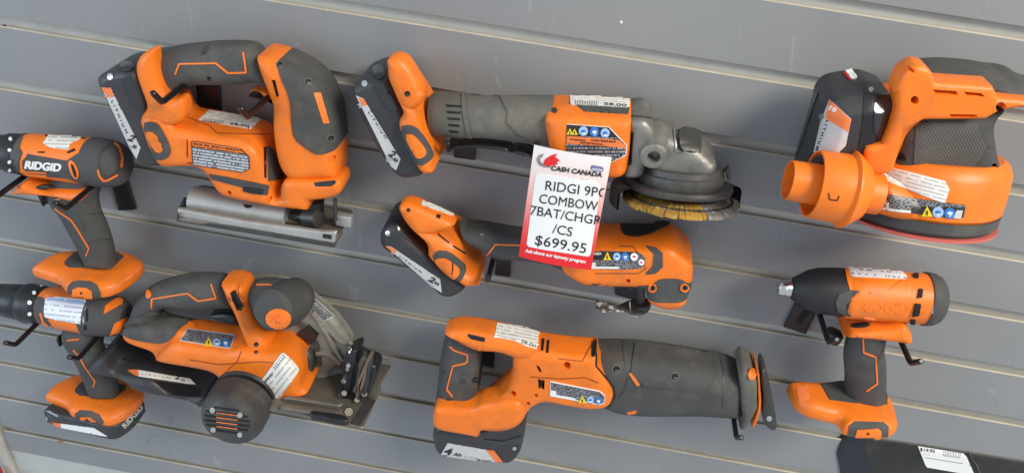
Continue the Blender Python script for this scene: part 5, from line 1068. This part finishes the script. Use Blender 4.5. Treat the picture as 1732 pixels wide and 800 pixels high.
# ------------------------------------------------------------------ price tag
def price_tag():
    f = 'T'; D = .096
    T = Tool('price_tag', 'red and white shop price card reading $699.95, hanging in front of the grinder', 'price tag', at(*q(f, 320, 400), D))
    cs = [at(*q(f, x, y), D) for x, y in ((143, 60), (582, 130), (466, 752), (58, 676))]
    nu_, nv_ = 10, 14; V, U = [], []
    for side in (-.0003, .0003):
        for j in range(nv_+1):
            for i in range(nu_+1):
                u, v = i/nu_, j/nv_; p_ = (cs[0]*(1-u)+cs[1]*u)*(1-v) + (cs[3]*(1-u)+cs[2]*u)*v      # the card bows a little
                V.append(p_ + Vector((0, side + .0035*(2*u-1)**2 - .004*v*v, 0))); U.append((u, 1-v))
    W_ = nu_+1; N_ = W_*(nv_+1); F = []
    for j in range(nv_):
        for i in range(nu_): a_ = j*W_+i; F += [[a_, a_+W_, a_+W_+1, a_+1], [N_+a_, N_+a_+1, N_+a_+W_+1, N_+a_+W_]]
    for i in range(nu_): F += [[i, i+1, N_+i+1, N_+i], [nv_*W_+i+1, nv_*W_+i, N_+nv_*W_+i, N_+nv_*W_+i+1]]
    for j in range(nv_): F += [[(j+1)*W_, j*W_, N_+j*W_, N_+(j+1)*W_], [j*W_+nu_, (j+1)*W_+nu_, N_+(j+1)*W_+nu_, N_+j*W_+nu_]]
    me = mk('card', V, F, uv=U)
    m = bpy.data.materials.new('printed_card'); m.use_nodes = True; N = m.node_tree.nodes; L = m.node_tree.links; b = N['Principled BSDF']; b.inputs['Roughness'].default_value = .35
    uv = N.new('ShaderNodeUVMap'); sp = N.new('ShaderNodeSeparateXYZ'); L.new(uv.outputs[0], sp.inputs[0]); r = N.new('ShaderNodeValToRGB'); L.new(sp.outputs[1], r.inputs[0])
    e = r.color_ramp.elements; e[0].position = .10; e[0].color = (.74, .016, .02, 1); e[1].position = .98; e[1].color = (.86, .80, .79, 1)
    for p_, c_ in ((.30, (.78, .10, .09, 1)), (.58, (.82, .42, .38, 1)), (.80, (.85, .68, .65, 1))): x = e.new(p_); x.color = c_
    L.new(r.outputs[0], b.inputs['Base Color'])
    card = T.add('card', me, m, key='card')
    pan = drape(T, 'white_panel', 'white', P(f, '172,212 500,255 522,268 516,300 468,650 455,680 430,676 118,628 102,610 106,590 150,240 158,212'), .0004, 'card', 1, thick=.0001, parent=card)
    L_ = .0008
    for s, x0, y0, x1, y1, h in (('RIDGI 9PC', 207, 303, 552, 349, 56), ('COMBOW', 172, 376, 500, 421, 54), ('7BAT/CHGR', 122, 441, 520, 502, 54), ('/CS', 246, 545, 356, 565, 54), ('$699.95', 148, 610, 434, 660, 58)):
        words(T, 'price_lettering', 'ink', s, f, x0, y0, x1, y1, h, L_, 'card', pan)
    words(T, 'shop_lettering', 'ink', 'CASH CANADA', f, 240, 192, 526, 232, 27, L_, 'card', card, bold=.02, slant=.1)
    words(T, 'slogan_lettering', 'white', 'Ask about our layaway program', f, 92, 652, 434, 716, 17, L_, 'card', card, bold=.03, slant=.1)
    lg = drape(T, 'red_emblem', 'red', P(f, '196,160! 206,132! 236,112! 264,102! 276,102! 262,118! 290,138! 272,146! 278,156! 262,164! 240,166! 226,172!'), L_, 'card', 0, parent=card, step=2, thick=.0002)
    for s_, w_ in (('198,104 172,112 164,132 176,160 205,172 240,174', 1.8), ('192,112 178,124 176,142 190,160', 1.2)): stroke(T, 'emblem_arc', 'greyink', P(f, s_), w_, L_, 'card', lg)
    bd = drape(T, 'oval_badge', 'badge', P(f, '462,175 470,165! 528,174! 537,186 528,202! 470,192!'), L_, 'card', 1, parent=card, step=2, thick=.0002)
    words(T, 'badge_lettering', 'white', 'onLine', f, 472, 188, 528, 196, 13, L_+.0003, 'card', bd, bold=.02)
MT['badge'] = mat('badge_print', (.16, .17, .33), .5)
price_tag()

# ------------------------------------------------------------------ slatwall hooks
GRP = 'black slatwall hooks'
def hook(label, f, bend, d=.100, tip=None, plate=None, pd=.004):
    X, Y = q(f, *bend); B = at(X, Y, d); o = Vector((B.x, -.006, B.z))
    T = Tool('slatwall_hook', label, 'hook', o, GRP)
    pts = [Vector((B.x, .004, B.z)), Vector((B.x, -d+.004, B.z)), Vector((B.x, -d, B.z+.001)), Vector((B.x, -d-.003, B.z+.004)), Vector((B.x, -d-.012, B.z+.0145))]
    tube(T, 'rod', 'hook', pts, .0030, seg=12)
    lathe(T, 'rod_tip', 'hook', pts[-1], pts[-1] + (pts[-1]-pts[-2]).normalized()*.002, [(0, .0030), (.6, .0029), (1, .0018), (1, 0)], seg=12)
    if plate:
        p = clam(T, 'mounting_plate', 'black', P(plate[0], plate[1]), .004, .003, .0008, .0008, smooth=0, rule=False, key='plate')[-1]
        if len(plate) > 2: drape(T, 'plate_slot', 'cavity', P(plate[0], plate[2]), .0005, 'plate', 1, parent=p)
    else: box(T, 'mounting_plate', 'black', (B.x, -.0025, B.z+.002), (.012, .003, .034), .0012)
hook('black hook rising through the jigsaw handle near its battery', 'A', (268, 268), .105, plate=('A', '392,195! 480,205! 488,300! 402,292!'))
hook('black hook inside the jigsaw handle, under its trigger', 'A', (580, 322), .105)
hook('black hook beside the top drill chuck at the left edge', 'E', (-28, 352), .105)
hook('black hook crossing the grip of the top drill', 'E', (285, 396), .108, plate=('E', '470,225! 545,235! 598,396! 518,402!'))
hook('black hook below the chuck of the lower drill, wholly visible', 'F', (62, 372), .105)
hook('black hook crossing the grip of the lower drill', 'F', (318, 430), .105)
hook('black hook mostly hidden under the grinder battery end', 'B', (446, 462), .060, plate=('B', '470,420! 560,420! 560,502! 470,490!'))
hook('black hook under the neck of the scraper tool', 'C', (528, 606), .085, plate=('C', '568,510! 630,515! 628,588! 560,578!'))
hook('black hook behind the scraper blade of the oscillating tool', 'C', (1150, 640), .035, plate=('C', '1082,620! 1180,620! 1178,690! 1084,664!'))
hook('black hook inside the reciprocating saw handle loop', 'O', (268, 352), .060, plate=('O', '300,186! 362,194! 356,288! 298,270!'))
hook('black hook under the nose of the reciprocating saw', 'H', (1478, 636), .095)
hook('black hook with slotted plate by the nose of the impact driver', 'Q', (198, 362), .098, plate=('Q', '60,198! 146,242! 104,326! 12,296!', '98,222! 120,236! 82,284! 62,278!'))
hook('black hook below the rear cap of the impact driver', 'Q', (535, 448), .100)
